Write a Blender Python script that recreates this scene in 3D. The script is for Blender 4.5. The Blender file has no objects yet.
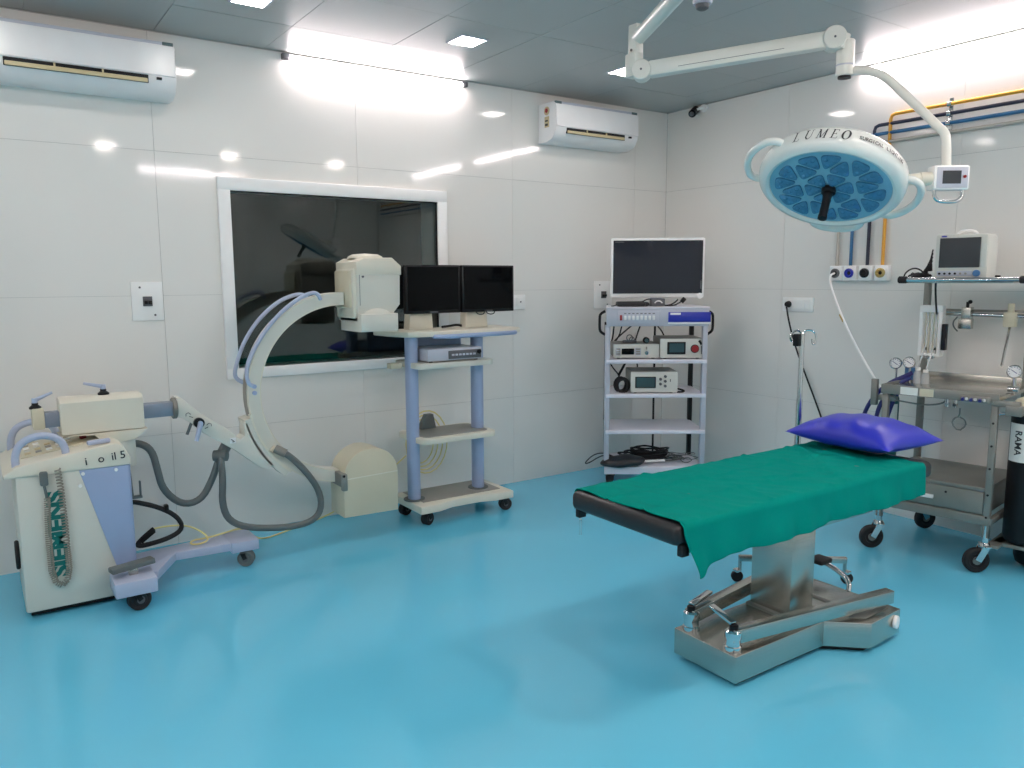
import bpy, bmesh, math, random
from mathutils import Vector, Matrix
random.seed(7)
PI = math.pi
scene = bpy.context.scene
COL = scene.collection

# ------------------------------------------------------------------ camera
RM = ((0.8242, -0.5663, -0.0046), (0.0790, 0.1068, 0.9911), (0.5608, 0.8173, -0.1328))
cam_d = bpy.data.cameras.new('camera'); cam = bpy.data.objects.new('camera', cam_d); COL.objects.link(cam)
cam_d.sensor_fit = 'HORIZONTAL'; cam_d.sensor_width = 36.0; cam_d.lens = 36.0 * 786.7 / 1024.0
cam_d.clip_start = 0.02; cam_d.clip_end = 60
_r, _u, _f = [Vector(v).normalized() for v in RM]
cam.matrix_world = Matrix(((_r.x, _u.x, -_f.x, -4.906), (_r.y, _u.y, -_f.y, -4.846), (_r.z, _u.z, -_f.z, 1.55), (0, 0, 0, 1)))
scene.camera = cam

# ------------------------------------------------------------------ world, exposure
w = bpy.data.worlds.new('world'); scene.world = w; w.use_nodes = True
w.node_tree.nodes['Background'].inputs[0].default_value = (0.05, 0.055, 0.06, 1)
w.node_tree.nodes['Background'].inputs[1].default_value = 0.2
scene.view_settings.view_transform = 'Standard'
scene.view_settings.look = 'None'
scene.view_settings.exposure = 0.30
scene.view_settings.gamma = 1.0
scene.view_settings.use_curve_mapping = False
TUBE_POWER = 58.0        # emission of the fluorescent battens
DOWN_POWER = 38.0        # emission of the square downlights
try:
    scene.cycles.max_bounces = 10; scene.cycles.diffuse_bounces = 6; scene.cycles.glossy_bounces = 5
    scene.cycles.use_denoising = True
    scene.cycles.sample_clamp_indirect = 6
except Exception:
    pass

# ------------------------------------------------------------------ materials
def lin(v):
    v /= 255.0
    return v / 12.92 if v <= 0.04045 else ((v + 0.055) / 1.055) ** 2.4
def rgb(r, g, b): return (lin(r), lin(g), lin(b), 1)
def mat(name, col, rough=0.5, metal=0.0, spec=0.5, var=0.06, scale=6.0, bump=0.0, bscale=40.0, stretch=None, coat=0.0, emit=None, power=0.0, rvar=0.0):
    m = bpy.data.materials.new(name); m.use_nodes = True
    nt = m.node_tree; N = nt.nodes; L = nt.links
    b = N['Principled BSDF']
    b.inputs['Roughness'].default_value = rough; b.inputs['Metallic'].default_value = metal
    b.inputs['Specular IOR Level'].default_value = spec
    b.inputs['Coat Weight'].default_value = coat; b.inputs['Coat Roughness'].default_value = 0.08
    tc = N.new('ShaderNodeTexCoord'); mp = N.new('ShaderNodeMapping'); L.new(tc.outputs['Object'], mp.inputs['Vector'])
    if stretch: mp.inputs['Scale'].default_value = stretch
    if var > 0:
        nz = N.new('ShaderNodeTexNoise'); nz.inputs['Scale'].default_value = scale; nz.inputs['Detail'].default_value = 4
        L.new(mp.outputs[0], nz.inputs['Vector'])
        mx = N.new('ShaderNodeMix'); mx.data_type = 'RGBA'
        mx.inputs['A'].default_value = tuple(max(0, c * (1 - var)) for c in col[:3]) + (1,)
        mx.inputs['B'].default_value = tuple(min(1, c * (1 + var)) for c in col[:3]) + (1,)
        L.new(nz.outputs['Fac'], mx.inputs['Factor']); L.new(mx.outputs['Result'], b.inputs['Base Color'])
        if rvar > 0:
            mr = N.new('ShaderNodeMapRange'); mr.inputs['To Min'].default_value = max(0.02, rough - rvar); mr.inputs['To Max'].default_value = rough + rvar
            L.new(nz.outputs['Fac'], mr.inputs['Value']); L.new(mr.outputs[0], b.inputs['Roughness'])
    else:
        b.inputs['Base Color'].default_value = col
    if bump > 0:
        n2 = N.new('ShaderNodeTexNoise'); n2.inputs['Scale'].default_value = bscale; n2.inputs['Detail'].default_value = 3
        L.new(mp.outputs[0], n2.inputs['Vector'])
        bp = N.new('ShaderNodeBump'); bp.inputs['Strength'].default_value = bump; bp.inputs['Distance'].default_value = 0.01
        L.new(n2.outputs['Fac'], bp.inputs['Height']); L.new(bp.outputs[0], b.inputs['Normal'])
    if emit:
        b.inputs['Emission Color'].default_value = emit; b.inputs['Emission Strength'].default_value = power
    return m

M = {}
M['tile'] = mat('glazed_wall_tile', rgb(237, 235, 230), 0.07, var=0.015, scale=1.5, bump=0.012, bscale=2.2)
M['joint'] = mat('tile_joint', rgb(196, 196, 192), 0.8)
M['floor'] = mat('blue_epoxy', rgb(104, 200, 232), 0.13, spec=0.55, var=0.05, scale=1.3, bump=0.02, bscale=2.5, rvar=0.05)
M['ceil'] = mat('grey_ceiling_panel', rgb(164, 170, 170), 0.33, metal=0.0, var=0.03, scale=2, bump=0.02, bscale=3)
M['ceil_back'] = mat('ceiling_joint', rgb(150, 155, 155), 0.7)
M['white'] = mat('white_plastic', rgb(250, 250, 247), 0.3)
M['frame'] = mat('white_window_frame', rgb(250, 250, 248), 0.35)
M['cream'] = mat('cream_enamel', rgb(224, 220, 204), 0.38, var=0.04, bump=0.02, bscale=120)
M['cream2'] = mat('warm_cream_enamel', rgb(208, 201, 177), 0.42, var=0.05, bump=0.02, bscale=120)
M['pale'] = mat('pale_grey_enamel', rgb(216, 215, 204), 0.4, var=0.04)
M['lav'] = mat('lavender_enamel', rgb(178, 188, 212), 0.35, var=0.04)
M['blueg'] = mat('blue_grey_enamel', rgb(156, 173, 206), 0.35, var=0.04)
M['steelbar'] = mat('grey_blue_bar', rgb(128, 140, 156), 0.4, metal=0.2)
M['steel'] = mat('brushed_steel', rgb(190, 187, 180), 0.27, metal=1.0, var=0.1, scale=3, stretch=(2, 2, 60), bump=0.03, bscale=30)
M['chrome'] = mat('chrome', rgb(215, 215, 215), 0.12, metal=1.0)
M['galv'] = mat('worn_grey_metal', rgb(138, 138, 132), 0.45, metal=0.4, var=0.16, scale=9)
M['black'] = mat('black_plastic', rgb(16, 17, 20), 0.45, spec=0.3)
M['screen2b'] = mat('slate_screen_glass', rgb(26, 32, 44), 0.05, spec=0.4, var=0)
M['rubber'] = mat('black_rubber', rgb(24, 24, 27), 0.7)
M['vinyl'] = mat('black_vinyl', rgb(24, 24, 27), 0.42, bump=0.05, bscale=200)
M['screen'] = mat('dark_screen_glass', rgb(4, 6, 9), 0.05, spec=0.12, var=0)
M['screen2'] = mat('grey_screen_glass', rgb(52, 56, 60), 0.2, var=0)
M['lcd'] = mat('green_grey_lcd', rgb(56, 82, 86), 0.2)
M['hose'] = mat('grey_hose', rgb(96, 104, 104), 0.5, bump=0.1, bscale=150)
M['green'] = mat('green_surgical_cloth', rgb(0, 132, 120), 0.95, spec=0.06, var=0.07, scale=14, bump=0.25, bscale=500)
M['satin'] = mat('royal_blue_vinyl', rgb(38, 46, 180), 0.33, var=0.05, scale=10, bump=0.06, bscale=14)
M['teal'] = mat('teal_lettering', rgb(0, 118, 112), 0.5, var=0)
M['ink'] = mat('dark_lettering', rgb(40, 44, 48), 0.5, var=0)
M['whiteink'] = mat('white_print', rgb(240, 240, 240), 0.5, var=0)
M['cordgrey'] = mat('warm_grey_cord', rgb(150, 146, 134), 0.5)
M['yellow'] = mat('yellow_cord', rgb(228, 214, 140), 0.5)
M['ypipe'] = mat('yellow_pipe', rgb(232, 168, 62), 0.35)
M['bpipe'] = mat('blue_pipe', rgb(48, 106, 150), 0.35)
M['kpipe'] = mat('black_pipe', rgb(36, 40, 62), 0.35)
M['gpipe'] = mat('bare_grey_pipe', rgb(190, 184, 174), 0.35, metal=0.2)
M['lampbody'] = mat('lamp_white_enamel', rgb(226, 230, 226), 0.25)
M['lampface'] = mat('lamp_teal_face', rgb(136, 184, 204), 0.25)
M['ledcell'] = mat('lamp_blue_lens', rgb(66, 124, 160), 0.2, var=0.35, scale=45)
M['arm'] = mat('lamp_arm_enamel', rgb(226, 226, 218), 0.3)
M['darkred'] = mat('red_button', rgb(150, 24, 30), 0.4)
M['cobalt'] = mat('cobalt_label', rgb(30, 44, 160), 0.35)
M['silver'] = mat('silver_enamel', rgb(188, 192, 204), 0.3, var=0.04)
M['shelf'] = mat('white_shelf', rgb(222, 222, 232), 0.3)
M['dev'] = mat('instrument_white', rgb(214, 214, 206), 0.4)
M['devtop'] = mat('instrument_grey_lid', rgb(150, 148, 140), 0.45)
M['acwhite'] = mat('air_conditioner_white', rgb(240, 240, 240), 0.28)
M['actrim'] = mat('air_conditioner_teal_grey', rgb(84, 106, 108), 0.4)
M['beige'] = mat('beige_louvre', rgb(206, 190, 150), 0.5)
M['hosepurple'] = mat('dark_blue_hose', rgb(38, 40, 110), 0.4)
M['cylteal'] = mat('teal_cylinder', rgb(30, 92, 96), 0.4)
M['brass'] = mat('brass', rgb(190, 168, 110), 0.3, metal=0.9)
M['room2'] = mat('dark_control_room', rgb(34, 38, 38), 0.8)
M['paper'] = mat('white_paper_label', rgb(226, 230, 226), 0.6, var=0.03, scale=30)
M['blueknob'] = mat('blue_knob', rgb(70, 120, 170), 0.3)
M['gridgrey'] = mat('anthracite_grille', rgb(90, 92, 96), 0.5)
M['tube'] = mat('fluorescent_tube', rgb(255, 250, 255), 0.4, var=0, emit=(1.0, 0.865, 0.87, 1), power=TUBE_POWER)
M['tube_fill'] = mat('added_fill_tube', rgb(255, 250, 255), 0.4, var=0, emit=(1.0, 0.86, 0.84, 1), power=TUBE_POWER * 1.7)  # raised emission, only for the fill battens added on the left wall
M['led'] = mat('downlight_diffuser', rgb(255, 255, 255), 0.4, var=0, emit=(1.0, 0.905, 0.86, 1), power=DOWN_POWER)
M['led_far'] = mat('brighter_downlight_diffuser', rgb(255, 255, 255), 0.4, var=0, emit=(1.0, 0.87, 0.80, 1), power=DOWN_POWER * 3.4)
def glass_mat():
    m = bpy.data.materials.new('tinted_window_glass'); m.use_nodes = True
    nt = m.node_tree; N = nt.nodes; L = nt.links
    for n in list(N): N.remove(n)
    out = N.new('ShaderNodeOutputMaterial'); mix = N.new('ShaderNodeMixShader'); tr = N.new('ShaderNodeBsdfTransparent'); gl = N.new('ShaderNodeBsdfGlossy')
    fr = N.new('ShaderNodeFresnel'); fr.inputs['IOR'].default_value = 1.5
    mul = N.new('ShaderNodeMath'); mul.operation = 'MULTIPLY'; mul.inputs[1].default_value = 1.35
    tr.inputs['Color'].default_value = (0.8, 0.84, 0.83, 1); gl.inputs['Roughness'].default_value = 0.01; gl.inputs['Color'].default_value = (0.9, 0.95, 0.95, 1)
    L.new(fr.outputs[0], mul.inputs[0]); L.new(mul.outputs[0], mix.inputs[0]); L.new(tr.outputs[0], mix.inputs[1]); L.new(gl.outputs[0], mix.inputs[2]); L.new(mix.outputs[0], out.inputs[0])
    return m
M['glass'] = glass_mat()
def clear_mat():
    m = bpy.data.materials.new('clear_plastic'); m.use_nodes = True
    nt = m.node_tree; N = nt.nodes; L = nt.links
    b = N['Principled BSDF']; b.inputs['Base Color'].default_value = (0.9, 0.95, 0.97, 1); b.inputs['Roughness'].default_value = 0.05
    b.inputs['Alpha'].default_value = 0.35
    return m
M['clear'] = clear_mat()

# ------------------------------------------------------------------ mesh helpers
def V(*a): return Vector(a)
class MB:
    def __init__(s): s.bm = bmesh.new()
    def _bev(s, verts, bev, seg=2):
        if bev > 0:
            es = set()
            for v in verts:
                for e in v.link_edges: es.add(e)
            bmesh.ops.bevel(s.bm, geom=list(es), offset=bev, segments=seg, affect='EDGES', profile=0.5, clamp_overlap=True)
    def box(s, x0, x1, y0, y1, z0, z1, bev=0.0, mtx=None, seg=2):
        tmp = bmesh.new()
        r = bmesh.ops.create_cube(tmp, size=1)
        for v in tmp.verts:
            v.co = Vector((x0 + (v.co.x + .5) * (x1 - x0), y0 + (v.co.y + .5) * (y1 - y0), z0 + (v.co.z + .5) * (z1 - z0)))
        if bev > 0:
            bmesh.ops.bevel(tmp, geom=list(tmp.edges), offset=bev, segments=seg, affect='EDGES', profile=0.5, clamp_overlap=True)
        if mtx is not None: tmp.transform(mtx)
        s._join(tmp); return s
    def _join(s, tmp):
        me = bpy.data.meshes.new('tmp'); tmp.to_mesh(me); tmp.free(); s.bm.from_mesh(me); bpy.data.meshes.remove(me)
    def bar(s, a, b, w, h, bev=0.0, up=(0, 0, 1)):
        """rectangular bar from a to b; w across, h along up"""
        a = Vector(a); b = Vector(b); d = b - a; L = d.length; d.normalize()
        u = Vector(up); x = d.cross(u)
        if x.length < 1e-5: x = Vector((1, 0, 0))
        x.normalize(); z = x.cross(d)
        m = Matrix(((x.x, d.x, z.x, a.x), (x.y, d.y, z.y, a.y), (x.z, d.z, z.z, a.z), (0, 0, 0, 1)))
        return s.box(-w / 2, w / 2, 0, L, -h / 2, h / 2, bev, m)
    def cyl(s, a, b, r, r2=None, n=24, bev=0.0):
        a = Vector(a); b = Vector(b); d = b - a; r2 = r if r2 is None else r2
        if bev > 0 and d.length > 2 * bev:
            dn = d.normalized()
            return s.lathe([(0, 0), (r - bev, 0), (r, bev), (r2, d.length - bev), (r2 - bev, d.length), (0, d.length)], a, dn, n)
        return s.lathe([(0, 0), (r, 0), (r2, d.length), (0, d.length)], a, d.normalized(), n)
    def lathe(s, prof, origin=(0, 0, 0), axis=(0, 0, 1), n=24):
        axis = Vector(axis).normalized(); o = Vector(origin)
        t = Vector((1, 0, 0)) if abs(axis.x) < .9 else Vector((0, 1, 0))
        x = axis.cross(t).normalized(); y = axis.cross(x)
        rings = []
        for (r, z) in prof:
            if r < 1e-6: rings.append([s.bm.verts.new(o + axis * z)])
            else: rings.append([s.bm.verts.new(o + axis * z + (x * math.cos(2 * PI * k / n) + y * math.sin(2 * PI * k / n)) * r) for k in range(n)])
        for A, B in zip(rings, rings[1:]):
            for k in range(n):
                k2 = (k + 1) % n
                if len(A) == 1 and len(B) == 1: continue
                if len(A) == 1: s.bm.faces.new((A[0], B[k], B[k2]))
                elif len(B) == 1: s.bm.faces.new((A[k], B[0], A[k2]))
                else: s.bm.faces.new((A[k], B[k], B[k2], A[k2]))
        return s
    def tube(s, pts, r, n=10, smooth=0, closed=False, cap=True):
        P = [Vector(p) for p in pts]
        for _ in range(smooth):
            Q = [] if closed else [P[0]]
            m = len(P)
            for i in range(m if closed else m - 1):
                a, b = P[i], P[(i + 1) % m]
                Q += [a * .75 + b * .25, a * .25 + b * .75]
            if not closed: Q.append(P[-1])
            P = Q
        m = len(P); rings = []; pn = None
        for i in range(m):
            if closed: t = (P[(i + 1) % m] - P[i - 1])
            else: t = P[min(i + 1, m - 1)] - P[max(i - 1, 0)]
            if t.length < 1e-9: t = Vector((0, 0, 1))
            t.normalize()
            if pn is None:
                a = Vector((0, 0, 1)) if abs(t.z) < .9 else Vector((1, 0, 0)); pn = (a - t * a.dot(t)).normalized()
            else:
                pn = pn - t * pn.dot(t)
                if pn.length < 1e-6: pn = t.orthogonal()
                pn.normalize()
            bn = t.cross(pn); rr = r[i * len(r) // m] if isinstance(r, (list, tuple)) else r
            rings.append([s.bm.verts.new(P[i] + (pn * math.cos(2 * PI * k / n) + bn * math.sin(2 * PI * k / n)) * rr) for k in range(n)])
        for i in range(m if closed else m - 1):
            A, B = rings[i], rings[(i + 1) % m]
            for k in range(n): s.bm.faces.new((A[k], A[(k + 1) % n], B[(k + 1) % n], B[k]))
        if cap and not closed:
            s.bm.faces.new(rings[0][::-1]); s.bm.faces.new(rings[-1])
        return s
    def prism(s, poly, d0, d1, plane='xz', bev=0.0, seg=2, mtx=None):
        """polygon in a plane, extruded along the third axis from d0 to d1"""
        tmp = bmesh.new()
        def P(a, b, d): return {'xz': (a, d, b), 'xy': (a, b, d), 'yz': (d, a, b)}[plane]
        A = [tmp.verts.new(P(a, b, d0)) for a, b in poly]; B = [tmp.verts.new(P(a, b, d1)) for a, b in poly]
        n = len(poly)
        fa = tmp.faces.new(A); fb = tmp.faces.new(B[::-1])
        for i in range(n): tmp.faces.new((A[i], B[i], B[(i + 1) % n], A[(i + 1) % n]))
        bmesh.ops.recalc_face_normals(tmp, faces=list(tmp.faces))
        if bev > 0:
            es = list(set(list(fa.edges) + list(fb.edges)))
            bmesh.ops.bevel(tmp, geom=es, offset=bev, segments=seg, affect='EDGES', profile=0.5, clamp_overlap=True)
        if mtx is not None: tmp.transform(mtx)
        s._join(tmp); return s
    def sphere(s, c, r, sc=(1, 1, 1), n=16):
        bmesh.ops.create_uvsphere(s.bm, u_segments=n, v_segments=max(6, n // 2), radius=1,
            matrix=Matrix.Translation(Vector(c)) @ Matrix.Diagonal((r * sc[0], r * sc[1], r * sc[2], 1)))
        return s
    def quad(s, pts):
        s.bm.faces.new([s.bm.verts.new(p) for p in pts]); return s

MW = {}
def mw(o): return MW.get(o.name, Matrix.Identity(4)) if o else Matrix.Identity(4)
def obj(name, mb, m, parent=None, local=False, smooth=True, angle=38, label=None):
    """links one mesh object; coordinates are world unless local (then: the parent's frame)"""
    bm = mb.bm if isinstance(mb, MB) else mb
    bmesh.ops.recalc_face_normals(bm, faces=list(bm.faces))
    if parent is not None and not local: bm.transform(mw(parent).inverted())
    me = bpy.data.meshes.new(name); bm.to_mesh(me); bm.free()
    me.materials.append(M[m] if isinstance(m, str) else m)
    if smooth:
        for p in me.polygons: p.use_smooth = True
        try: me.set_sharp_from_angle(angle=math.radians(angle))
        except Exception: pass
    o = bpy.data.objects.new(name, me); COL.objects.link(o)
    if parent is not None:
        o.parent = parent; MW[o.name] = mw(parent).copy()
    if label: o['label'] = label
    return o
def thing(name, label, cat, loc=(0, 0, 0), rz=0.0, group=None, mtx=None):
    o = bpy.data.objects.new(name, None); COL.objects.link(o)
    o.empty_display_size = 0.1
    mt = mtx if mtx is not None else Matrix.Translation(Vector(loc)) @ Matrix.Rotation(rz, 4, 'Z')
    o.matrix_world = mt; MW[o.name] = mt.copy()
    return tag(o, label, cat, group)
def tag(o, label, cat, group=None):
    o['label'] = label; o['category'] = cat
    if group: o['group'] = group
    return o
def struct(o): o['kind'] = 'structure'; return o
def dup(root, loc, label=None, group=None, rz=None):
    def cp(o, parent):
        c = o.copy(); COL.objects.link(c)
        if parent: c.parent = parent
        for ch in list(o.children): cp(ch, c)
        return c
    kids = list(root.children)
    r = root.copy(); COL.objects.link(r); r.location = loc
    if rz is not None: r.rotation_euler = (0, 0, rz)
    for k in kids: cp(k, r)
    if label: r['label'] = label
    if group: r['group'] = group
    MW[r.name] = Matrix.Translation(Vector(loc)) @ Matrix.Rotation(r.rotation_euler.z, 4, 'Z')
    return r
def copies(src, offs):
    """copies of one part under the same parent"""
    for d in offs:
        c = src.copy(); COL.objects.link(c); c.location = Vector(src.location) + Vector(d)
_TXT = {}
def text_bm(s, size, depth=0.001, bold=0.0, shear=0.0, space=1.0):
    cu = bpy.data.curves.new('txt', 'FONT'); cu.body = s; cu.size = size; cu.extrude = depth / 2; cu.offset = bold; cu.shear = shear
    cu.space_character = space; cu.align_x = 'CENTER'; cu.align_y = 'CENTER'; cu.resolution_u = 3
    o = bpy.data.objects.new('txt', cu); COL.objects.link(o)
    dg = bpy.context.evaluated_depsgraph_get(); e = o.evaluated_get(dg); me = e.to_mesh()
    bm = bmesh.new(); bm.from_mesh(me); e.to_mesh_clear()
    bpy.data.objects.remove(o); bpy.data.curves.remove(cu)
    return bm
def frame(origin, x, y):
    x = Vector(x).normalized(); y = Vector(y); y = (y - x * y.dot(x)).normalized(); z = x.cross(y); o = Vector(origin)
    return Matrix(((x.x, y.x, z.x, o.x), (x.y, y.y, z.y, o.y), (x.z, y.z, z.z, o.z), (0, 0, 0, 1)))

# ------------------------------------------------------------------ room shell
H = 2.904; XW = -6.0; YB = -5.65
WX0, WX1, WZ0, WZ1 = -3.665, -2.133, 0.957, 2.147     # window, outside of its frame
def rect_cells(a0, a1, b0, b1, hole):
    """splits a rectangle around a hole"""
    if not hole: return [(a0, a1, b0, b1)]
    h0, h1, g0, g1 = hole
    if h1 <= a0 or h0 >= a1 or g1 <= b0 or g0 >= b1: return [(a0, a1, b0, b1)]
    xs = sorted({a0, a1, min(max(h0, a0), a1), min(max(h1, a0), a1)}); ys = sorted({b0, b1, min(max(g0, b0), b1), min(max(g1, b0), b1)})
    out = []
    for i in range(len(xs) - 1):
        for j in range(len(ys) - 1):
            cx = (xs[i] + xs[i + 1]) / 2; cy = (ys[j] + ys[j + 1]) / 2
            if not (h0 < cx < h1 and g0 < cy < g1): out.append((xs[i], xs[i + 1], ys[j], ys[j + 1]))
    return out
def wall(name, place, a0, a1, xs, hole=None, thick=0.2):
    """place(a, d, z): point on the wall; d is the depth, out of the room when positive"""
    def slab(mb, A0, A1, B0, B1, D0, D1):
        vs = [mb.bm.verts.new(place(a, d, z)) for a in (A0, A1) for d in (D0, D1) for z in (B0, B1)]
        for f in ((0, 1, 3, 2), (4, 6, 7, 5), (0, 4, 5, 1), (2, 3, 7, 6), (0, 2, 6, 4), (1, 5, 7, 3)): mb.bm.faces.new([vs[i] for i in f])
    mb = MB()
    for c in rect_cells(a0, a1, 0.0, H + .1, hole): slab(mb, c[0], c[1], c[2], c[3], 0.006, thick)
    o = struct(obj(name, mb, 'joint', smooth=False))
    zs = [0.0, 0.663, 1.464, 2.265, H - 0.004]
    g = 0.0009
    for i in range(len(xs) - 1):
        for j in range(4):
            t = MB()
            for c in rect_cells(xs[i] + g, xs[i + 1] - g, zs[j] + (g if j else 0), zs[j + 1] - g, hole):
                slab(t, c[0], c[1], c[2], c[3], 0.0, 0.0058)
            bmesh.ops.remove_doubles(t.bm, verts=list(t.bm.verts), dist=1e-5)
            obj('tile', t, 'tile', o, smooth=False)
    return o
def grid(first, step, lo, hi):
    v = first
    while v > lo: v -= step
    out = [lo]
    while v < hi - 0.02:
        if v > lo + 0.02: out.append(v)
        v += step
    return out + [hi]
wall('wall_back', lambda a, d, z: (a, d, z), XW, 0.0, grid(-3.99, 1.21, XW, 0), (WX0 + .03, WX1 - .03, WZ0 + .03, WZ1 - .03))
wall('wall_right', lambda a, d, z: (d, a, z), YB, 0.0, grid(-1.19, 1.21, YB, 0))
wall('wall_left', lambda a, d, z: (XW - d, a, z), YB, 0.0, grid(-1.19, 1.21, YB, 0))
wall('wall_front', lambda a, d, z: (a, YB - d, z), XW, 0.0, grid(-3.99, 1.21, XW, 0))
struct(obj('floor', MB().box(XW - .2, .2, YB - .2, .2, -.1, 0), 'floor', smooth=False))
ce = struct(obj('ceiling', MB().box(XW - .2, .2, YB - .2, .2, H + .008, H + .12), 'ceil_back', smooth=False))
cxs = grid(-0.31, 0.608, XW, 0); cys = grid(-0.5, 0.61, YB, 0)
for i in range(len(cxs) - 1):
    for j in range(len(cys) - 1):
        dz = random.uniform(0, 0.0025)
        obj('panel', MB().box(cxs[i] + .001, cxs[i + 1] - .001, cys[j] + .001, cys[j + 1] - .001, H + dz, H + .007, 0.001, seg=1), 'ceil', ce, smooth=False)

# window: white frame, dark glass, reveal and the dark control room behind
win = struct(obj('window_1', MB().box(WX0, WX1, -.028, .0, WZ1 - .076, WZ1, .006).box(WX0, WX1, -.028, .0, WZ0, WZ0 + .064, .006)
    .box(WX0, WX0 + .072, -.028, .0, WZ0 + .06, WZ1 - .07, .006).box(WX1 - .075, WX1, -.028, .0, WZ0 + .06, WZ1 - .07, .006), 'frame'))
obj('glazing_bead', MB().box(WX0 + .07, WX1 - .073, -.014, -.002, WZ1 - .082, WZ1 - .074).box(WX1 - .081, WX1 - .073, -.014, -.002, WZ0 + .06, WZ1 - .07), 'rubber', win, smooth=False)
obj('pane', MB().box(WX0 + .06, WX1 - .065, .004, .010, WZ0 + .055, WZ1 - .065), 'glass', win, smooth=False)
obj('reveal', MB().box(WX0 + .03, WX0 + .06, .012, .22, WZ0 + .03, WZ1 - .03).box(WX1 - .075, WX1 - .035, .012, .22, WZ0 + .03, WZ1 - .03)
    .box(WX0 + .06, WX1 - .075, .012, .22, WZ0 + .03, WZ0 + .06).box(WX0 + .06, WX1 - .075, .012, .22, WZ1 - .066, WZ1 - .03), 'frame', win, smooth=False)
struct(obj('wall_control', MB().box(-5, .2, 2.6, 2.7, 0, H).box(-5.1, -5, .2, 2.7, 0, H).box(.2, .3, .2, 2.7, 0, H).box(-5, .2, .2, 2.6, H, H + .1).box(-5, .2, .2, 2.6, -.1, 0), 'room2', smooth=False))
# door in the wall behind the camera (seen mirrored in the glass)
dr = struct(obj('door_1', MB().box(-5.2, -4.3, YB, YB + .04, 0, 2.1, .004), 'gridgrey'))
obj('door_frame', MB().box(-5.27, -5.2, YB, YB + .06, 0, 2.17).box(-4.3, -4.23, YB, YB + .06, 0, 2.17).box(-5.2, -4.3, YB, YB + .06, 2.1, 2.17), 'silver', dr, smooth=False)

# ------------------------------------------------------------------ lamps
def tube_light(a, b, inward, label, m='tube'):
    a = Vector(a); b = Vector(b); d = (b - a).normalized(); n = Vector(inward)
    t = thing('tube_light', label, 'light', (a + b) / 2, 0, 'fluorescent battens along the ceiling edge')
    obj('housing', MB().bar(a + n * .012, b + n * .012, .024, .03, .003), 'white', t)
    obj('tube', MB().cyl(a + d * .02 + n * .036 - V(0, 0, .012), b - d * .02 + n * .036 - V(0, 0, .012), .013, n=16), m, t)
    obj('end_cap', MB().bar(a - d * .03 + n * .02, a + d * .012 + n * .02, .036, .036, .004), 'gridgrey', t)
    obj('end_cap', MB().bar(b - d * .012 + n * .02, b + d * .03 + n * .02, .036, .036, .004), 'gridgrey', t)
tube_light((-3.22, 0, H - .03), (-1.99, 0, H - .03), (0, -1, 0), 'glowing white tube light along the ceiling edge above the dark window')
tube_light((0, -1.76, H - .03), (0, -2.98, H - .03), (-1, 0, 0), 'glowing white tube light along the ceiling edge above the gas pipes')
tube_light((-3.12, YB, H - .03), (-1.89, YB, H - .03), (0, 1, 0), 'glowing white tube light on the wall behind the camera')
tube_light((XW, -1.76, H - .03), (XW, -2.98, H - .03), (1, 0, 0), 'added fill tube light on the far left wall outside the picture, nearer the window', 'tube_fill')  # unseen batten, added with raised power to brighten the right wall
tube_light((XW, -3.4, H - .03), (XW, -4.62, H - .03), (1, 0, 0), 'added fill tube light on the far left wall outside the picture, farther from the window', 'tube_fill')  # second unseen batten, added for more fill across the room
tube_light((0, -3.3, H - .03), (0, -4.52, H - .03), (-1, 0, 0), 'added fill tube light further along the right wall outside the picture')  # unseen batten, added to lift the light on the right side
DL = {(-3.655, -.8): 'square recessed downlight cut by the top edge above the left air conditioner side', (-2.43, -.8): 'square recessed downlight right of the tube light above the window',
      (-1.21, -.8): 'square recessed downlight beside the hinge of the surgical lamp arm'}
for y in (-.8, -4.22):
    d0 = None
    for x in (-3.655, -2.43, -1.21, -4.87):
        lab = DL.get((x, y), 'square recessed downlight outside the picture, ' + ('beside the left wall' if y > -1 else {-3.655: 'second', -2.43: 'third', -1.21: 'last', -4.87: 'first'}[x] + ' from left above the photographer'))
        if d0 is None:
            d0 = thing('downlight', lab, 'light', (x, y, H), 0, 'square recessed downlights')
            obj('rim', MB().box(-.09, .09, -.09, -.078, -.006, .004, .001).box(-.09, .09, .078, .09, -.006, .004, .001).box(-.09, -.078, -.078, .078, -.006, .004, .001).box(.078, .09, -.078, .078, -.006, .004, .001), 'silver', d0, local=True, smooth=False)
            obj('diffuser', MB().box(-.078, .078, -.078, .078, -.005, .003), 'led' if y > -1 else 'led_far', d0, local=True, smooth=False)
        else: dup(d0, (x, y, H), lab)

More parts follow.
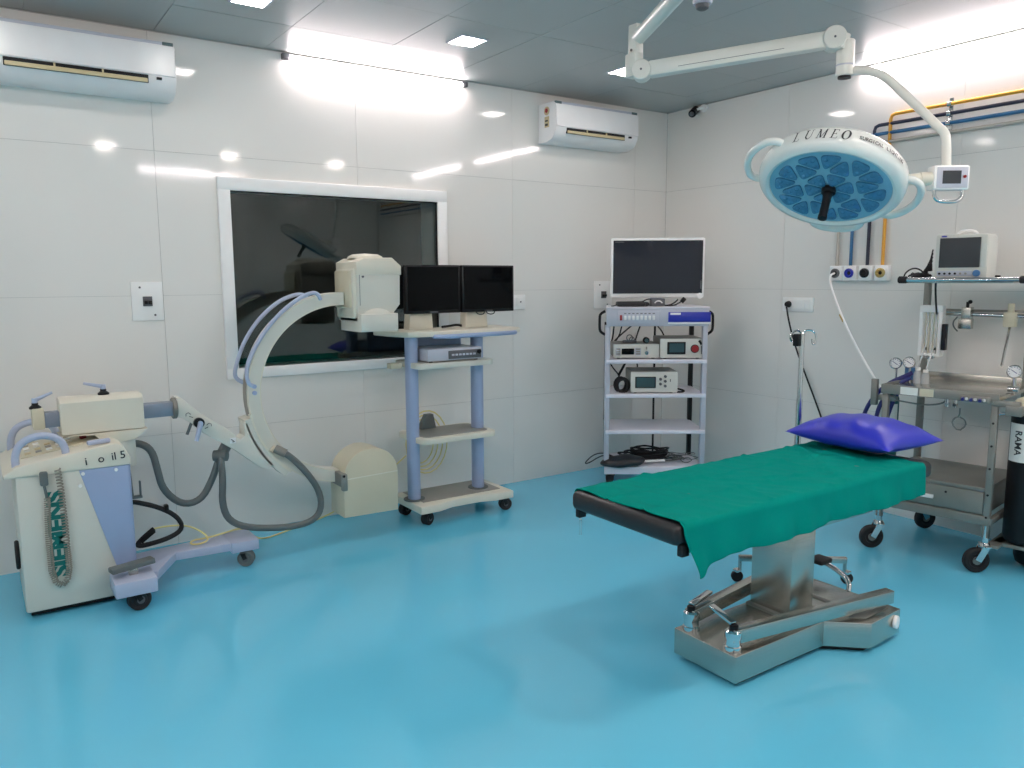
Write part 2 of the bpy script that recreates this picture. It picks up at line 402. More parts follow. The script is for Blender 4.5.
# ------------------------------------------------------------------ wall fittings
def air_con(x0, x1, z0, z1, label):
    t = thing('air_conditioner', label, 'air conditioner', ((x0 + x1) / 2, 0, z0), 0, 'wall air conditioners')
    yf = -.21
    prof = [(0, z0 + .005), (-.10, z0), (-.17, z0 + .02), (yf, z0 + .075), (yf - .004, z0 + .10), (yf + .004, z1 - .02), (yf + .03, z1), (0, z1)]
    obj('casing', MB().prism(prof, x0, x1, 'yz', .006), 'acwhite', t)
    obj('front_panel', MB().prism([(yf - .002, z0 + .10), (yf - .012, z0 + .102), (yf - .006, z1 - .03), (yf + .004, z1 - .03)], x0 + .004, x1 - .004, 'yz', .003), 'acwhite', t)
    obj('top_strip', MB().box(x0 + .06, x1 - .06, yf + .006, yf + .03, z1 - .026, z1 - .002, .003), 'silver', t)
    for a, b in ((x0 + .006, x0 + .06), (x1 - .06, x1 - .006)):
        obj('corner_cap', MB().box(a, b, yf + .004, yf + .032, z1 - .028, z1 - .001, .003), 'actrim', t)
    L = x1 - x0
    a = math.atan2(.055, .045)
    mt = Matrix.Translation((0, yf + .020, z0 + .048)) @ Matrix.Rotation(-math.radians(-35), 4, 'X')
    obj('outlet', MB().box(x0 + .10, x1 - .14, yf - .0085 + .004, yf + .006, z0 + .058, z0 + .098), 'black', t, smooth=False)
    obj('louvre', MB().bar((x0 + .105, yf - .006, z0 + .069), (x1 - .145, yf - .006, z0 + .069), .012, .021, .003), 'beige', t)
    for k in range(2):
        xk = x0 + .1 + (x1 - x0 - .24) * (k + 1) / 3
        obj('louvre_pin', MB().box(xk - .004, xk + .004, yf - .012, yf, z0 + .078, z0 + .096), 'beige', t)
    obj('indicator', MB().box(x1 - .10, x1 - .075, yf - .012, yf + .01, z0 + .079, z0 + .091), 'black', t, smooth=False)
    return t
air_con(-4.78, -3.895, 2.522, 2.802, 'large white split air conditioner on the wall at the top left corner')
a2 = air_con(-1.335, -.53, 2.535, 2.815, 'smaller white split air conditioner high on the wall near the room corner')
obj('star_sticker', MB().cyl((-1.337, -.11, 2.755), (-1.341, -.11, 2.755), .03, n=20), 'beige', a2)
obj('star_emblem', MB().cyl((-1.340, -.11, 2.757), (-1.343, -.11, 2.757), .018, n=5), 'darkred', a2)
obj('star_label', MB().box(-1.340, -1.336, -.135, -.085, 2.64, 2.715), 'beige', a2, smooth=False)
obj('star_print', MB().box(-1.343, -1.339, -.125, -.095, 2.65, 2.665).box(-1.343, -1.339, -.125, -.095, 2.68, 2.69), 'ink', a2, smooth=False)

def breaker(x0, x1, z0, z1, label):
    t = thing('breaker_plate', label, 'switch', ((x0 + x1) / 2, 0, (z0 + z1) / 2), 0, 'white breaker plates')
    obj('plate', MB().box(x0, x1, -.012, 0, z0, z1, .003), 'white', t)
    cx = (x0 + x1) / 2; cz = (z0 + z1) / 2
    obj('breaker', MB().box(cx - .024, cx + .024, -.022, -.01, cz - .027, cz + .027, .002), 'gridgrey', t)
    obj('toggle', MB().box(cx - .02, cx - .002, -.034, -.02, cz - .015, cz + .003, .002), 'black', t)
    obj('toggle', MB().box(cx + .002, cx + .02, -.034, -.02, cz - .015, cz + .003, .002), 'black', t)
    for sx, sz in ((-1, 1), (1, -1)):
        obj('screw', MB().cyl((cx + sx * (x1 - x0) * .22, -.012, cz + sz * (z1 - z0) * .36), (cx + sx * (x1 - x0) * .22, -.015, cz + sz * (z1 - z0) * .36), .006, n=10), 'gridgrey', t)
breaker(-4.158, -3.994, 1.325, 1.541, 'white square breaker plate on the wall left of the window')
breaker(-.785, -.60, 1.309, 1.528, 'white square breaker plate behind the left edge of the equipment rack')
t = thing('wall_socket', 'small white switch socket on the wall right of the twin monitors', 'socket', (-1.53, 0, 1.376))
obj('plate', MB().box(-1.62, -1.463, -.012, 0, 1.322, 1.43, .003), 'white', t)
obj('rocker', MB().box(-1.545, -1.49, -.018, -.01, 1.345, 1.41, .003), 'white', t)
obj('dot', MB().cyl((-1.51, -.018, 1.378), (-1.51, -.0195, 1.378), .006, n=10), 'gridgrey', t)
t = thing('wall_socket', 'white double socket with a black plug behind the drip stand', 'socket', (0, -1.337, 1.357))
obj('plate', MB().box(-.012, 0, -1.464, -1.21, 1.307, 1.408, .003), 'white', t)
obj('switch', MB().box(-.016, -.01, -1.435, -1.40, 1.325, 1.39, .002), 'white', t)
obj('socket_insert', MB().box(-.015, -.01, -1.385, -1.245, 1.325, 1.39, .002), 'white', t)
t2 = thing('plug_cable', 'black plug and flex hanging down the wall behind the blue pillow', 'cable', (-.03, -1.27, 1.35))
obj('plug', MB().cyl((-.016, -1.268, 1.358), (-.05, -1.268, 1.358), .024, .018, n=16, bev=.004), 'black', t2)
obj('flex', MB().tube([(-.045, -1.268, 1.34), (-.04, -1.285, 1.25), (-.03, -1.31, 1.15), (-.03, -1.37, 1.0), (-.03, -1.47, .8), (-.03, -1.56, .62), (-.03, -1.66, .40), (-.03, -1.68, .02)], .006, 8, 3), 'rubber', t2)

# medical gas pipes on the right wall, one thing per pipe
def pipe(name, m, yd, zt, off, label, ytop0=-5.5):
    x = -.022 - off
    o = obj(name, MB().tube([(x, yd, 1.625), (x, yd, zt - .03), (x, yd - .008, zt - .008), (x, yd - .03, zt), (x, ytop0, zt)], .011, 10), m)
    return tag(o, label, 'pipe', 'medical gas pipes')
pipe('gas_pipe', 'ypipe', -1.965, 2.565, .0, 'yellow gas pipe, topmost of the four along the right wall')
pipe('gas_pipe', 'kpipe', -1.860, 2.51, .0, 'black gas pipe just below the yellow one on the right wall')
pipe('gas_pipe', 'bpipe', -1.740, 2.455, .0, 'blue gas pipe, third from the top on the right wall')
pipe('gas_pipe', 'gpipe', -1.640, 2.40, .0, 'bare grey gas pipe, lowest of the four on the right wall')
for k, yb in enumerate((-2.33, -3.4)):
    t = thing('pipe_bracket', ['chrome clip bracket holding the four gas pipes behind the curved lamp tube', 'chrome clip bracket on the gas pipes outside the picture'][k], 'bracket', (0, yb, 2.48))
    obj('rail', MB().box(-.009, 0, yb - .012, yb + .012, 2.37, 2.60, .002), 'chrome', t)
    for z in (2.565, 2.51, 2.455, 2.40):
        obj('clip', MB().cyl((-.022, yb - .012, z), (-.022, yb + .012, z), .017, n=12), 'chrome', t)
GO = [(-1.65, 'gridgrey', 'white gas outlet block under the grey pipe with a hose plugged in'), (-1.752, 'cobalt', 'white gas outlet block with a blue ring under the blue pipe'),
      (-1.862, 'black', 'white gas outlet block with a black ring under the black pipe'), (-1.972, 'brass', 'white gas outlet block with a yellow ring under the yellow pipe')]
for y, m, lab in GO:
    t = thing('gas_outlet', lab, 'gas outlet', (0, y, 1.575), 0, 'medical gas outlets')
    obj('block', MB().box(-.05, 0, y - .046, y + .046, 1.526, 1.626, .006), 'white', t)
    obj('ring', MB().lathe([(.014, -.002), (.031, 0), (.031, .012), (.022, .014), (.016, .006), (0, .004)], (-.05, y, 1.576), (-1, 0, 0), 20), m, t)
    obj('bore', MB().cyl((-.05, y, 1.576), (-.056, y, 1.576), .012, n=14), 'black', t)
t = thing('gas_hose', 'long white gas hose slanting down from the outlet to the trolley', 'hose', (-.08, -1.65, 1.57))
obj('hose', MB().tube([(-.06, -1.65, 1.576), (-.10, -1.645, 1.565), (-.125, -1.66, 1.51), (-.2, -1.80, 1.31), (-.31, -2.01, 1.085), (-.42, -2.23, .89), (-.44, -2.27, .855)], .0068, 8, 2), 'white', t)
obj('coupling', MB().cyl((-.200, -1.80, 1.305), (-.220, -1.838, 1.265), .010, n=10), 'brass', t)
t = thing('security_camera', 'small black dome camera under the ceiling near the room corner', 'camera', (0, -.34, 2.86))
obj('mount', MB().cyl((0, -.40, 2.875), (-.02, -.40, 2.875), .03, n=16).tube([(-.01, -.40, 2.875), (-.05, -.39, 2.87), (-.07, -.375, 2.855)], .010, 8), 'white', t)
obj('body', MB().cyl((-.02, -.33, 2.875), (-.13, -.39, 2.82), .030, n=18, bev=.006), 'black', t)
obj('lens', MB().cyl((-.128, -.389, 2.821), (-.140, -.3955, 2.815), .017, n=16), 'gridgrey', t)
t = thing('smoke_detector', 'small grey detector on the ceiling at the top edge beside the lamp pole', 'detector', (-1.80, -2.0, H))
obj('base', MB().cyl((-1.80, -2.0, H), (-1.80, -2.0, H - .015), .05, .045, n=20), 'silver', t)
obj('head', MB().lathe([(.034, 0), (.03, .02), (.016, .028), (0, .028)], (-1.80, -2.0, H - .015), (0, 0, -1), 18), 'gridgrey', t)

# ------------------------------------------------------------------ castor maker
def castor(parent, x, y, r, top, wheel_m='rubber', fork_m='chrome', w=.03, ang=0.0, off=.02, hub=True):
    c, s = math.cos(ang), math.sin(ang)
    dx, dy = c * off, s * off
    ax = V(-s, c, 0)
    f = obj('castor', MB().cyl((x, y, top), (x, y, top - .02), .022, n=12)
        .bar(V(x, y, top - .018) + ax * (w / 2 + .006), V(x + dx, y + dy, r) + ax * (w / 2 + .006), .022, .004, up=tuple(ax))
        .bar(V(x, y, top - .018) - ax * (w / 2 + .006), V(x + dx, y + dy, r) - ax * (w / 2 + .006), .022, .004, up=tuple(ax))
        .bar(V(x, y, top - .018) - ax * (w / 2 + .008), V(x, y, top - .018) + ax * (w / 2 + .008), .024, .006), fork_m, parent)
    cc = V(x + dx, y + dy, r)
    obj('wheel', MB().lathe([(0, -w / 2), (r * .55, -w / 2), (r * .6, -w / 2 + .004), (r - .006, -w / 2), (r, -w / 2 + .006), (r, w / 2 - .006), (r - .006, w / 2), (r * .6, w / 2 - .004), (r * .55, w / 2), (0, w / 2)], cc, ax, 24), wheel_m, f)
    if hub: obj('hub', MB().cyl(cc - ax * (w / 2 + .003), cc + ax * (w / 2 + .003), r * .35, n=14), 'gridgrey', f)
    return f
# ------------------------------------------------------------------ mobile C-arm x-ray unit
ca = thing('c_arm_unit', 'cream mobile x-ray unit with teal lettering and a big C-shaped arm by the window', 'x-ray machine', (-4.55, -.5, 0))
obj('cabinet', MB().box(-4.80, -4.345, -.742, -.22, .03, .68, .012), 'pale', ca)
obj('plinth', MB().box(-4.78, -4.36, -.72, -.25, .012, .032), 'black', ca, smooth=False)
obj('side_panel', MB().prism([(-4.545, .672), (-4.335, .672), (-4.338, .165), (-4.412, .165)], -.750, -.738, 'xz', .003), 'blueg', ca)
obj('corner_column', MB().box(-4.36, -4.325, -.735, -.25, .16, .68, .006), 'blueg', ca)
obj('lid', MB().prism([(-4.843, .672), (-4.843, .688), (-4.79, .724), (-4.595, .754), (-4.475, .772), (-4.385, .785), (-4.352, .768), (-4.322, .704), (-4.324, .672)], -.755, -.20, 'xz', .01), 'cream', ca)
a = math.atan2(.754 - .724, .195)
pm = frame((-4.785, -.70, .7255), (math.cos(a), 0, math.sin(a)), (0, 1, 0))
pan = obj('control_panel', MB().box(.02, .285, .10, .44, -.002, .006, .003, pm), 'cream2', ca)
kb = None
for i in range(5):
    for j in range(4):
        if (i, j) in ((2, 3), (4, 0)): continue
        obj('key', MB().box(.04 + i * .045, .066 + i * .045, .13 + j * .07, .165 + j * .07, .005, .010, .002, pm), ['beige', 'dev', 'white', 'devtop'][(i * 3 + j) % 4], pan)
obj('red_key', MB().cyl((-4.49, -.45, .765), (-4.49, -.45, .795), .016, n=14), 'darkred', ca)
obj('hand_grip', MB().bar((-4.50, -.71, .79), (-4.40, -.70, .792), .03, .022, .008), 'lav', ca)
obj('hand_grip', MB().bar((-4.42, -.50, .80), (-4.36, -.56, .825), .03, .018, .006), 'lav', ca)
obj('document_tray', MB().box(-4.50, -4.35, -.42, -.30, .785, .80, .004), 'devtop', ca)
for y in (-.705, -.26):
    obj('push_handle', MB().tube([(-4.79, y, .71), (-4.79, y, .77), (-4.765, y, .825), (-4.69, y, .852), (-4.62, y, .832), (-4.592, y, .79), (-4.588, y, .74)], .0165, 14, 2), 'lav', ca)
obj('side_bumper', MB().cyl((-4.80, -.48, .24), (-4.818, -.48, .24), .07, n=24, bev=.005), 'rubber', ca)
# lettering on the front
b = text_bm('SIEMENS', .108, .002, .005, 0, .97); b.transform(frame((-4.648, -.7435, .385), (0, 0, 1), (-1, 0, 0)) @ Matrix.Diagonal((1.04, .86, 1, 1)))
obj('lettering', b, 'teal', ca, smooth=False)
b = text_bm('i   o  il 5', .052, .002, .0004); b.transform(frame((-4.432, -.757, .718), (1, 0, .08), (0, 0, 1)))
obj('model_lettering', b, 'ink', ca, smooth=False)
for x, z in ((-4.53, .655), (-4.545, .60), (-4.39, .655), (-4.425, .09)):
    obj('cap', MB().cyl((x, -.74, z), (x, -.756, z), .008, n=12), 'white', ca)
# hand switch and its coiled cord
obj('hand_switch', MB().box(-4.705, -4.672, -.778, -.745, .625, .69, .007).bar((-4.69, -.765, .63), (-4.682, -.765, .56), .009, .012, .002), 'hose', ca)
path = [V(-4.682, -.768, .57), V(-4.69, -.768, .40), V(-4.688, -.768, .22), V(-4.675, -.768, .165), V(-4.652, -.768, .145), V(-4.628, -.768, .165), V(-4.617, -.768, .22), V(-4.62, -.768, .42), V(-4.625, -.768, .60), V(-4.632, -.758, .70)]
dense = []
for p, q in zip(path, path[1:]):
    k = max(2, int((q - p).length / .0011))
    dense += [p.lerp(q, i / k) for i in range(k)]
coil = []
acc = 0
for i, p in enumerate(dense):
    t = (dense[min(i + 1, len(dense) - 1)] - dense[max(i - 1, 0)]).normalized(); nn = V(0, 1, 0); bb = t.cross(nn)
    acc += (2 * PI) / (9 if i < len(dense) * .62 else 13)
    coil.append(p + nn * math.cos(acc) * .0085 + bb * math.sin(acc) * .0115)
obj('coiled_cord', MB().tube(coil, .0033, 5), 'cordgrey', ca)
# horizontal carriage
obj('carriage', MB().prism([(-.575, .815), (-.425, .815), (-.425, .968), (-.45, .988), (-.55, .988), (-.575, .968)], -4.59, -4.222, 'yz', .008), 'cream', ca)
obj('carriage_foot', MB().prism([(-4.60, .81), (-4.21, .81), (-4.27, .76), (-4.40, .75), (-4.45, .80)], -.58, -.42, 'xz', .006), 'cream', ca)
obj('lift_column', MB().cyl((-4.33, -.5, .62), (-4.33, -.5, .81), .07, n=24), 'pale', ca)
obj('slide_bar', MB().box(-4.67, -4.06, -.538, -.462, .852, .924, .006), 'steelbar', ca)
obj('end_cap', MB().box(-4.703, -4.652, -.55, -.45, .848, .948, .008), 'cream2', ca)
def lever(x, z, dx, dz, par):
    b = obj('clamp_knob', MB().lathe([(0, 0), (.026, 0), (.026, .008), (.014, .018), (.014, .028), (0, .028)], (x, -.5, z), (0, 0, 1), 18), 'black', par)
    obj('lever', MB().cyl((x, -.5, z + .024), (x, -.5, z + .05), .013, n=14).tube([(x, -.5, z + .04), (x + dx, -.5, z + .04 + dz)], [.010, .006], 10), 'lav', b)
lever(-4.685, .945, .075, .032, ca); lever(-4.39, .988, -.085, .022, ca)
obj('swivel_ring', MB().cyl((-4.078, -.5, .888), (-4.055, -.5, .888), .056, n=28, bev=.004), 'galv', ca)
arm = obj('support_arm', MB().prism([(-4.058, .945), (-4.035, .942), (-3.944, .852), (-3.82, .76), (-3.745, .69), (-3.722, .705), (-3.720, .78), (-3.70, .775), (-3.68, .71), (-3.645, .64), (-3.60, .565), (-3.56, .52), (-3.60, .505), (-3.642, .515), (-3.783, .636), (-3.934, .744), (-3.987, .80), (-4.04, .838), (-4.058, .84)], -.535, -.43, 'xz', .006), 'pale', ca)
obj('brake_knob', MB().cyl((-3.957, -.535, .805), (-3.957, -.56, .805), .027, n=22, bev=.003), 'black', arm)
obj('brake_lever', MB().cyl((-3.954, -.56, .805), (-3.954, -.578, .805), .012, n=12).tube([(-3.954, -.572, .805), (-3.982, -.578, .715)], [.014, .011], 10), 'lav', arm)
obj('brake_lever', MB().tube([(-3.985, -.50, .80), (-4.01, -.50, .74)], .008, 10), 'hose', arm)
for cx, cz, s in ((-4.005, .848, 1), (-3.905, .782, -1)):
    obj('arrow_mark', MB().tube([(cx + s * .012, -.5365, cz + .004), (cx, -.5365, cz + .014), (cx - s * .012, -.5365, cz + .008), (cx - s * .012, -.5365, cz - .004)], .0018, 5).tube([(cx + s * .004, -.5365, cz - .006), (cx + s * .022, -.5365, cz - .014)], .0018, 5), 'ink', arm)
obj('warning_label', MB().box(-3.80, -3.77, -.5375, -.534, .672, .702), 'whiteink', arm, smooth=False)
obj('warning_mark', MB().bar((-3.795, -.5385, .696), (-3.776, -.5385, .678), .001, .004).bar((-3.785, -.5385, .687), (-3.786, -.5385, .676), .001, .004), 'ink', arm, smooth=False)
# C arc
CX, CZ, RO, RI = -3.126, .916, .559, .487
def ring(r0, r1, a0, a1, y0, y1, n=64):
    mb = MB(); prev = None
    for k in range(n + 1):
        a = math.radians(a0 + (a1 - a0) * k / n); c, s = math.cos(a), math.sin(a)
        q = [mb.bm.verts.new((CX + r * c, y, CZ + r * s)) for r, y in ((r0, y0), (r1, y0), (r1, y1), (r0, y1))]
        if prev:
            for i in range(4): mb.bm.faces.new((prev[i], prev[(i + 1) % 4], q[(i + 1) % 4], q[i]))
        else: mb.bm.faces.new(q)
        prev = q
    mb.bm.faces.new(prev[::-1])
    return mb
arc = obj('c_arc', ring(RI, RO, 88, 268, -.50, -.405), 'pale', ca)
obj('rack_strip', ring(RO - .002, RO + .004, 150, 235, -.478, -.427), 'devtop', arc)
obj('edge_line', ring(RO - .006, RO + .001, 92, 264, -.5015, -.497), 'cream', arc)
obj('edge_line', ring(RI - .001, RI + .006, 92, 264, -.5015, -.497), 'cream', arc)
obj('arc_holder', ring(RO + .004, RO + .045, 192, 231, -.535, -.40), 'pale', ca)
obj('arc_guide', ring(RO + .001, RO + .012, 190, 232, -.540, -.50), 'cream', ca)
obj('hose_plate', MB().prism([(-3.555, .625), (-3.515, .60), (-3.50, .565), (-3.535, .55), (-3.58, .60)], -.512, -.498, 'xz', .002), 'cream', arc)
obj('cable_rail', MB().tube([(-3.248, -.5, 1.437), (-3.262, -.508, 1.465), (-3.297, -.51, 1.480), (-3.38, -.51, 1.447), (-3.494, -.51, 1.364), (-3.597, -.51, 1.246), (-3.668, -.51, 1.128), (-3.690, -.51, 1.051), (-3.682, -.508, .987), (-3.653, -.50, .971)], .0115, 10, 2), 'lav', arc)
obj('cable_rail', MB().tube([(-3.28, -.405, 1.43), (-3.308, -.40, 1.464), (-3.356, -.395, 1.467), (-3.458, -.395, 1.43), (-3.573, -.395, 1.334), (-3.656, -.395, 1.218), (-3.702, -.395, 1.109), (-3.722, -.395, 1.033), (-3.710, -.397, 1.0), (-3.66, -.405, .972)], .0115, 10, 2), 'lav', arc)
for z in (.968, .932):
    obj('bolt', MB().cyl((-3.648, -.50, z), (-3.648, -.512, z), .012, n=14), 'blueg', arc)
# image intensifier at the top of the C
ii = obj('detector_housing', MB().prism([(-3.065, 1.31), (-3.065, 1.645), (-3.02, 1.668), (-2.842, 1.670), (-2.788, 1.625), (-2.793, 1.402), (-2.85, 1.335), (-2.86, 1.31)], -.60, -.30, 'xz', .012), 'pale', ca)
obj('detector_cap', MB().prism([(-3.070, 1.575), (-3.070, 1.648), (-3.022, 1.673), (-2.84, 1.675), (-2.783, 1.627), (-2.783, 1.575)], -.606, -.294, 'xz', .012), 'cream', ca)
obj('detector_dome', MB().lathe([(0, 0), (.105, 0), (.10, .012), (.075, .024), (0, .030)], (-2.945, -.45, 1.672), (0, 0, 1), 32), 'cream', ca)
obj('detector_mount', MB().box(-3.10, -3.04, -.56, -.345, 1.385, 1.60, .008), 'cream2', ca)
obj('mount_cover', MB().box(-3.085, -3.0, -.58, -.33, 1.325, 1.61, .008), 'cream', ca)
obj('detector_collar', MB().prism([(-3.065, 1.248), (-2.825, 1.248), (-2.825, 1.352), (-3.065, 1.352)], -.64, -.33, 'xz', .014), 'pale', ca)
obj('detector_dome', MB().sphere((-2.945, -.565, 1.335), 1, (.105, .068, .055), 28), 'pale', ca)
obj('seam', MB().bar((-3.05, -.601, 1.40), (-3.05, -.601, 1.575), .002, .003), 'hose', ii, smooth=False)
obj('screw', MB().cyl((-3.03, -.60, 1.565), (-3.03, -.609, 1.565), .006, n=10), 'gridgrey', ii)
# x-ray tube head at the bottom
prof = [(-3.18, .155), (-2.832, .148), (-2.829, .392)]
n = 20
for k in range(n + 1):
    a = PI * k / n
    prof.append((-3.003 + .174 * math.cos(a) , .393 + .160 * math.sin(a)))
prof.append((-3.18, .39))
xt = obj('tube_head', MB().prism(prof, -.585, -.375, 'xz', .01), 'cream2', ca)
obj('seam', MB().bar((-3.178, -.586, .385), (-2.83, -.586, .393), .003, .007, .001), 'cream', xt)
obj('hinge', MB().box(-3.20, -3.165, -.592, -.45, .345, .425, .005).box(-3.19, -3.16, -.597, -.56, .32, .42, .004), 'galv', xt)
obj('hinge_screw', MB().cyl((-3.182, -.592, .41), (-3.182, -.60, .41), .008, n=10), 'black', xt)
# hoses of the C-arm
h1 = obj('cable_hose', MB().tube([(-4.33, -.46, .715), (-4.299, -.455, .712), (-4.235, -.45, .716), (-4.177, -.45, .67), (-4.157, -.45, .56), (-4.137, -.45, .448), (-4.05, -.45, .352), (-3.95, -.45, .358), (-3.885, -.45, .464), (-3.852, -.46, .561), (-3.838, -.47, .60)], .0185, 14, 2), 'hose', ca)
obj('hose_ferrule', MB().cyl((-4.335, -.46, .712), (-4.285, -.455, .714), .026, n=18), 'galv', h1)
h2 = obj('cable_hose', MB().tube([(-3.838, -.49, .625), (-3.850, -.52, .59), (-3.852, -.55, .481), (-3.864, -.55, .344), (-3.83, -.55, .245), (-3.72, -.55, .186), (-3.50, -.55, .150), (-3.368, -.55, .160), (-3.306, -.55, .22), (-3.316, -.55, .34), (-3.397, -.55, .47), (-3.48, -.545, .563), (-3.535, -.52, .598)], .0185, 14, 2), 'hose', ca)
obj('hose_ferrule', MB().cyl((-3.55, -.51, .608), (-3.50, -.54, .578), .025, n=18), 'galv', h2)
hc = obj('hose_clamp', MB().bar((-3.80, -.48, .665), (-3.845, -.48, .59), .05, .05, .006).cyl((-3.875, -.48, .605), (-3.815, -.52, .605), .030, n=18), 'hose', ca)
# chassis
obj('chassis_leg', MB().prism([(-4.34, -.80), (-4.25, -.83), (-4.12, -.60), (-3.84, -.62), (-3.84, -.43), (-4.0, -.46), (-4.34, -.50)], .10, .145, 'xy', .006), 'lav', ca)
obj('leg_end_block', MB().box(-3.845, -3.70, -.635, -.42, .088, .147, .006), 'lav', ca)
obj('front_block', MB().box(-4.455, -4.272, -.952, -.775, .088, .16, .006), 'lav', ca)
obj('rear_block', MB().box(-4.455, -4.272, -.30, -.14, .088, .16, .006), 'lav', ca)
obj('chassis_beam', MB().box(-4.42, -4.32, -.80, -.24, .10, .15, .004), 'lav', ca)
obj('brake_pedal', MB().bar((-4.46, -.86, .198), (-4.265, -.82, .205), .06, .026, .006), 'hose', ca)
obj('pedal_post', MB().box(-4.38, -4.34, -.86, -.82, .155, .19, .004), 'steel', ca)
castor(ca, -4.36, -.90, .052, .09, 'rubber', 'black', .045, .2, .01)
castor(ca, -4.36, -.22, .052, .09, 'rubber', 'black', .045, .2, .01)
castor(ca, -3.775, -.60, .044, .09, 'hose', 'black', .05, -.5, .012)
# bits at the side of the cabinet
obj('cable_hook', MB().bar((-4.318, -.60, .47), (-4.262, -.60, .47), .03, .012, .002).bar((-4.268, -.60, .47), (-4.268, -.60, .55), .02, .008, .002, up=(1, 0, 0)), 'hose', ca)
obj('lid_strut', MB().tube([(-4.322, -.60, .70), (-4.312, -.60, .60), (-4.306, -.60, .48)], .007, 8, 1), 'hose', ca)
bc = thing('black_cable', 'thick black cable loop hanging on the right side of the cream x-ray unit', 'cable', (-4.28, -.5, .2))
obj('cord', MB().tube([(-4.30, -.52, .425), (-4.278, -.5, .418), (-4.175, -.5, .375), (-4.085, -.5, .31), (-4.055, -.5, .236), (-4.127, -.5, .196), (-4.251, -.5, .180), (-4.292, -.5, .186), (-4.257, -.5, .222), (-4.20, -.5, .262)], .0125, 10, 2), 'rubber', bc)
obj('plug', MB().bar((-4.27, -.5, .205), (-4.20, -.5, .255), .03, .026, .006).box(-4.145, -4.125, -.52, -.48, .35, .38, .004), 'black', bc)
yc = thing('yellow_cable', 'thin pale yellow cable curling over the lavender leg of the x-ray unit', 'cable', (-3.98, -.5, .15))
obj('cord', MB().tube([(-4.20, -.5, .262), (-4.14, -.5, .264), (-4.04, -.50, .252), (-3.96, -.52, .20), (-3.94, -.55, .165), (-3.99, -.57, .155), (-4.04, -.55, .158), (-4.02, -.51, .165), (-3.95, -.50, .160), (-3.86, -.47, .158), (-3.72, -.40, .155), (-3.66, -.34, .08), (-3.573, -.249, .008), (-3.42, -.18, .007), (-3.293, -.119, .007), (-3.15, -.06, .007), (-2.95, -.035, .06), (-2.75, -.03, .16), (-2.62, -.06, .27), (-2.54, -.12, .36)], .0047, 8, 2), 'yellow', yc)

# ------------------------------------------------------------------ twin monitor trolley
tr = thing('monitor_trolley', 'white and blue-grey trolley on castors carrying two black monitors', 'trolley', (-2.33, -.42, 0))
def rrect(x0, x1, y0, y1, r, n=5):
    out = []
    for cx, cy, a0 in ((x1 - r, y1 - r, 0), (x0 + r, y1 - r, 90), (x0 + r, y0 + r, 180), (x1 - r, y0 + r, 270)):
        for k in range(n + 1):
            a = math.radians(a0 + 90 * k / n); out.append((cx + r * math.cos(a), cy + r * math.sin(a)))
    return out
def wavy(x0, x1, y0, y1):
    f = [(x0, y0 - .005), (x0 + .14, y0 - .005), (x0 + .24, y0 + .03), (x1 - .24, y0 + .03), (x1 - .14, y0 - .005), (x1, y0 - .005)]
    return f + [(x1, y1), (x0, y1)]
obj('base', MB().prism(wavy(-2.70, -2.01, -.63, -.24), .10, .15, 'xy', .006), 'cream', tr)
obj('base_mat', MB().box(-2.64, -2.06, -.55, -.26, .149, .154, .002), 'devtop', tr)
for x, y, z0 in ((-2.655, -.455, .152), (-2.165, -.44, .152)):
    c = obj('column', MB().prism(rrect(x - .036, x + .036, y - .046, y + .046, .034), z0, 1.20, 'xy', .002), 'blueg', tr)
    obj('foot_flange', MB().cyl((x, y, .153), (x, y, .160), .068, n=24), 'hose', c)
obj('top_shelf', MB().prism([(-2.78, -.38), (-2.765, -.45), (-2.72, -.545), (-2.65, -.575), (-1.93, -.56), (-1.885, -.54), (-1.88, -.20), (-2.80, -.22)], 1.196, 1.23, 'xy', .006), 'cream', tr)
obj('push_bar', MB().tube([(-2.55, -.56, 1.196), (-2.54, -.60, 1.196), (-2.46, -.622, 1.197), (-2.02, -.612, 1.20), (-1.955, -.595, 1.20), (-1.94, -.55, 1.20)], .014, 12, 2), 'blueg', tr)
obj('upper_shelf', MB().prism(rrect(-2.68, -2.12, -.60, -.24, .05), 1.00, 1.035, 'xy', .005), 'pale', tr)
obj('lower_shelf', MB().prism(rrect(-2.66, -2.10, -.60, -.22, .06), .525, .562, 'xy', .006), 'cream', tr)
obj('lower_shelf_mat', MB().prism(rrect(-2.62, -2.14, -.55, -.26, .04), .561, .566, 'xy'), 'devtop', tr, smooth=False)
obj('shelf_bracket', MB().box(-2.78, -2.70, -.42, -.36, .995, 1.03, .004), 'cream2', tr)
obj('back_cover', MB().box(-2.61, -2.20, -.30, -.285, 1.04, 1.19, .004), 'blueg', tr)
for x, y, a in ((-2.62, -.545, .4), (-2.03, -.545, -.3), (-2.64, -.27, .2), (-2.05, -.27, .5)):
    castor(tr, x, y, .042, .10, 'rubber', 'black', .05, a, .012)
mon_labels = ['black flat monitor on the trolley, left one of the pair, overlapping the window', 'black flat monitor on the trolley, right one of the pair, against the tiled wall']
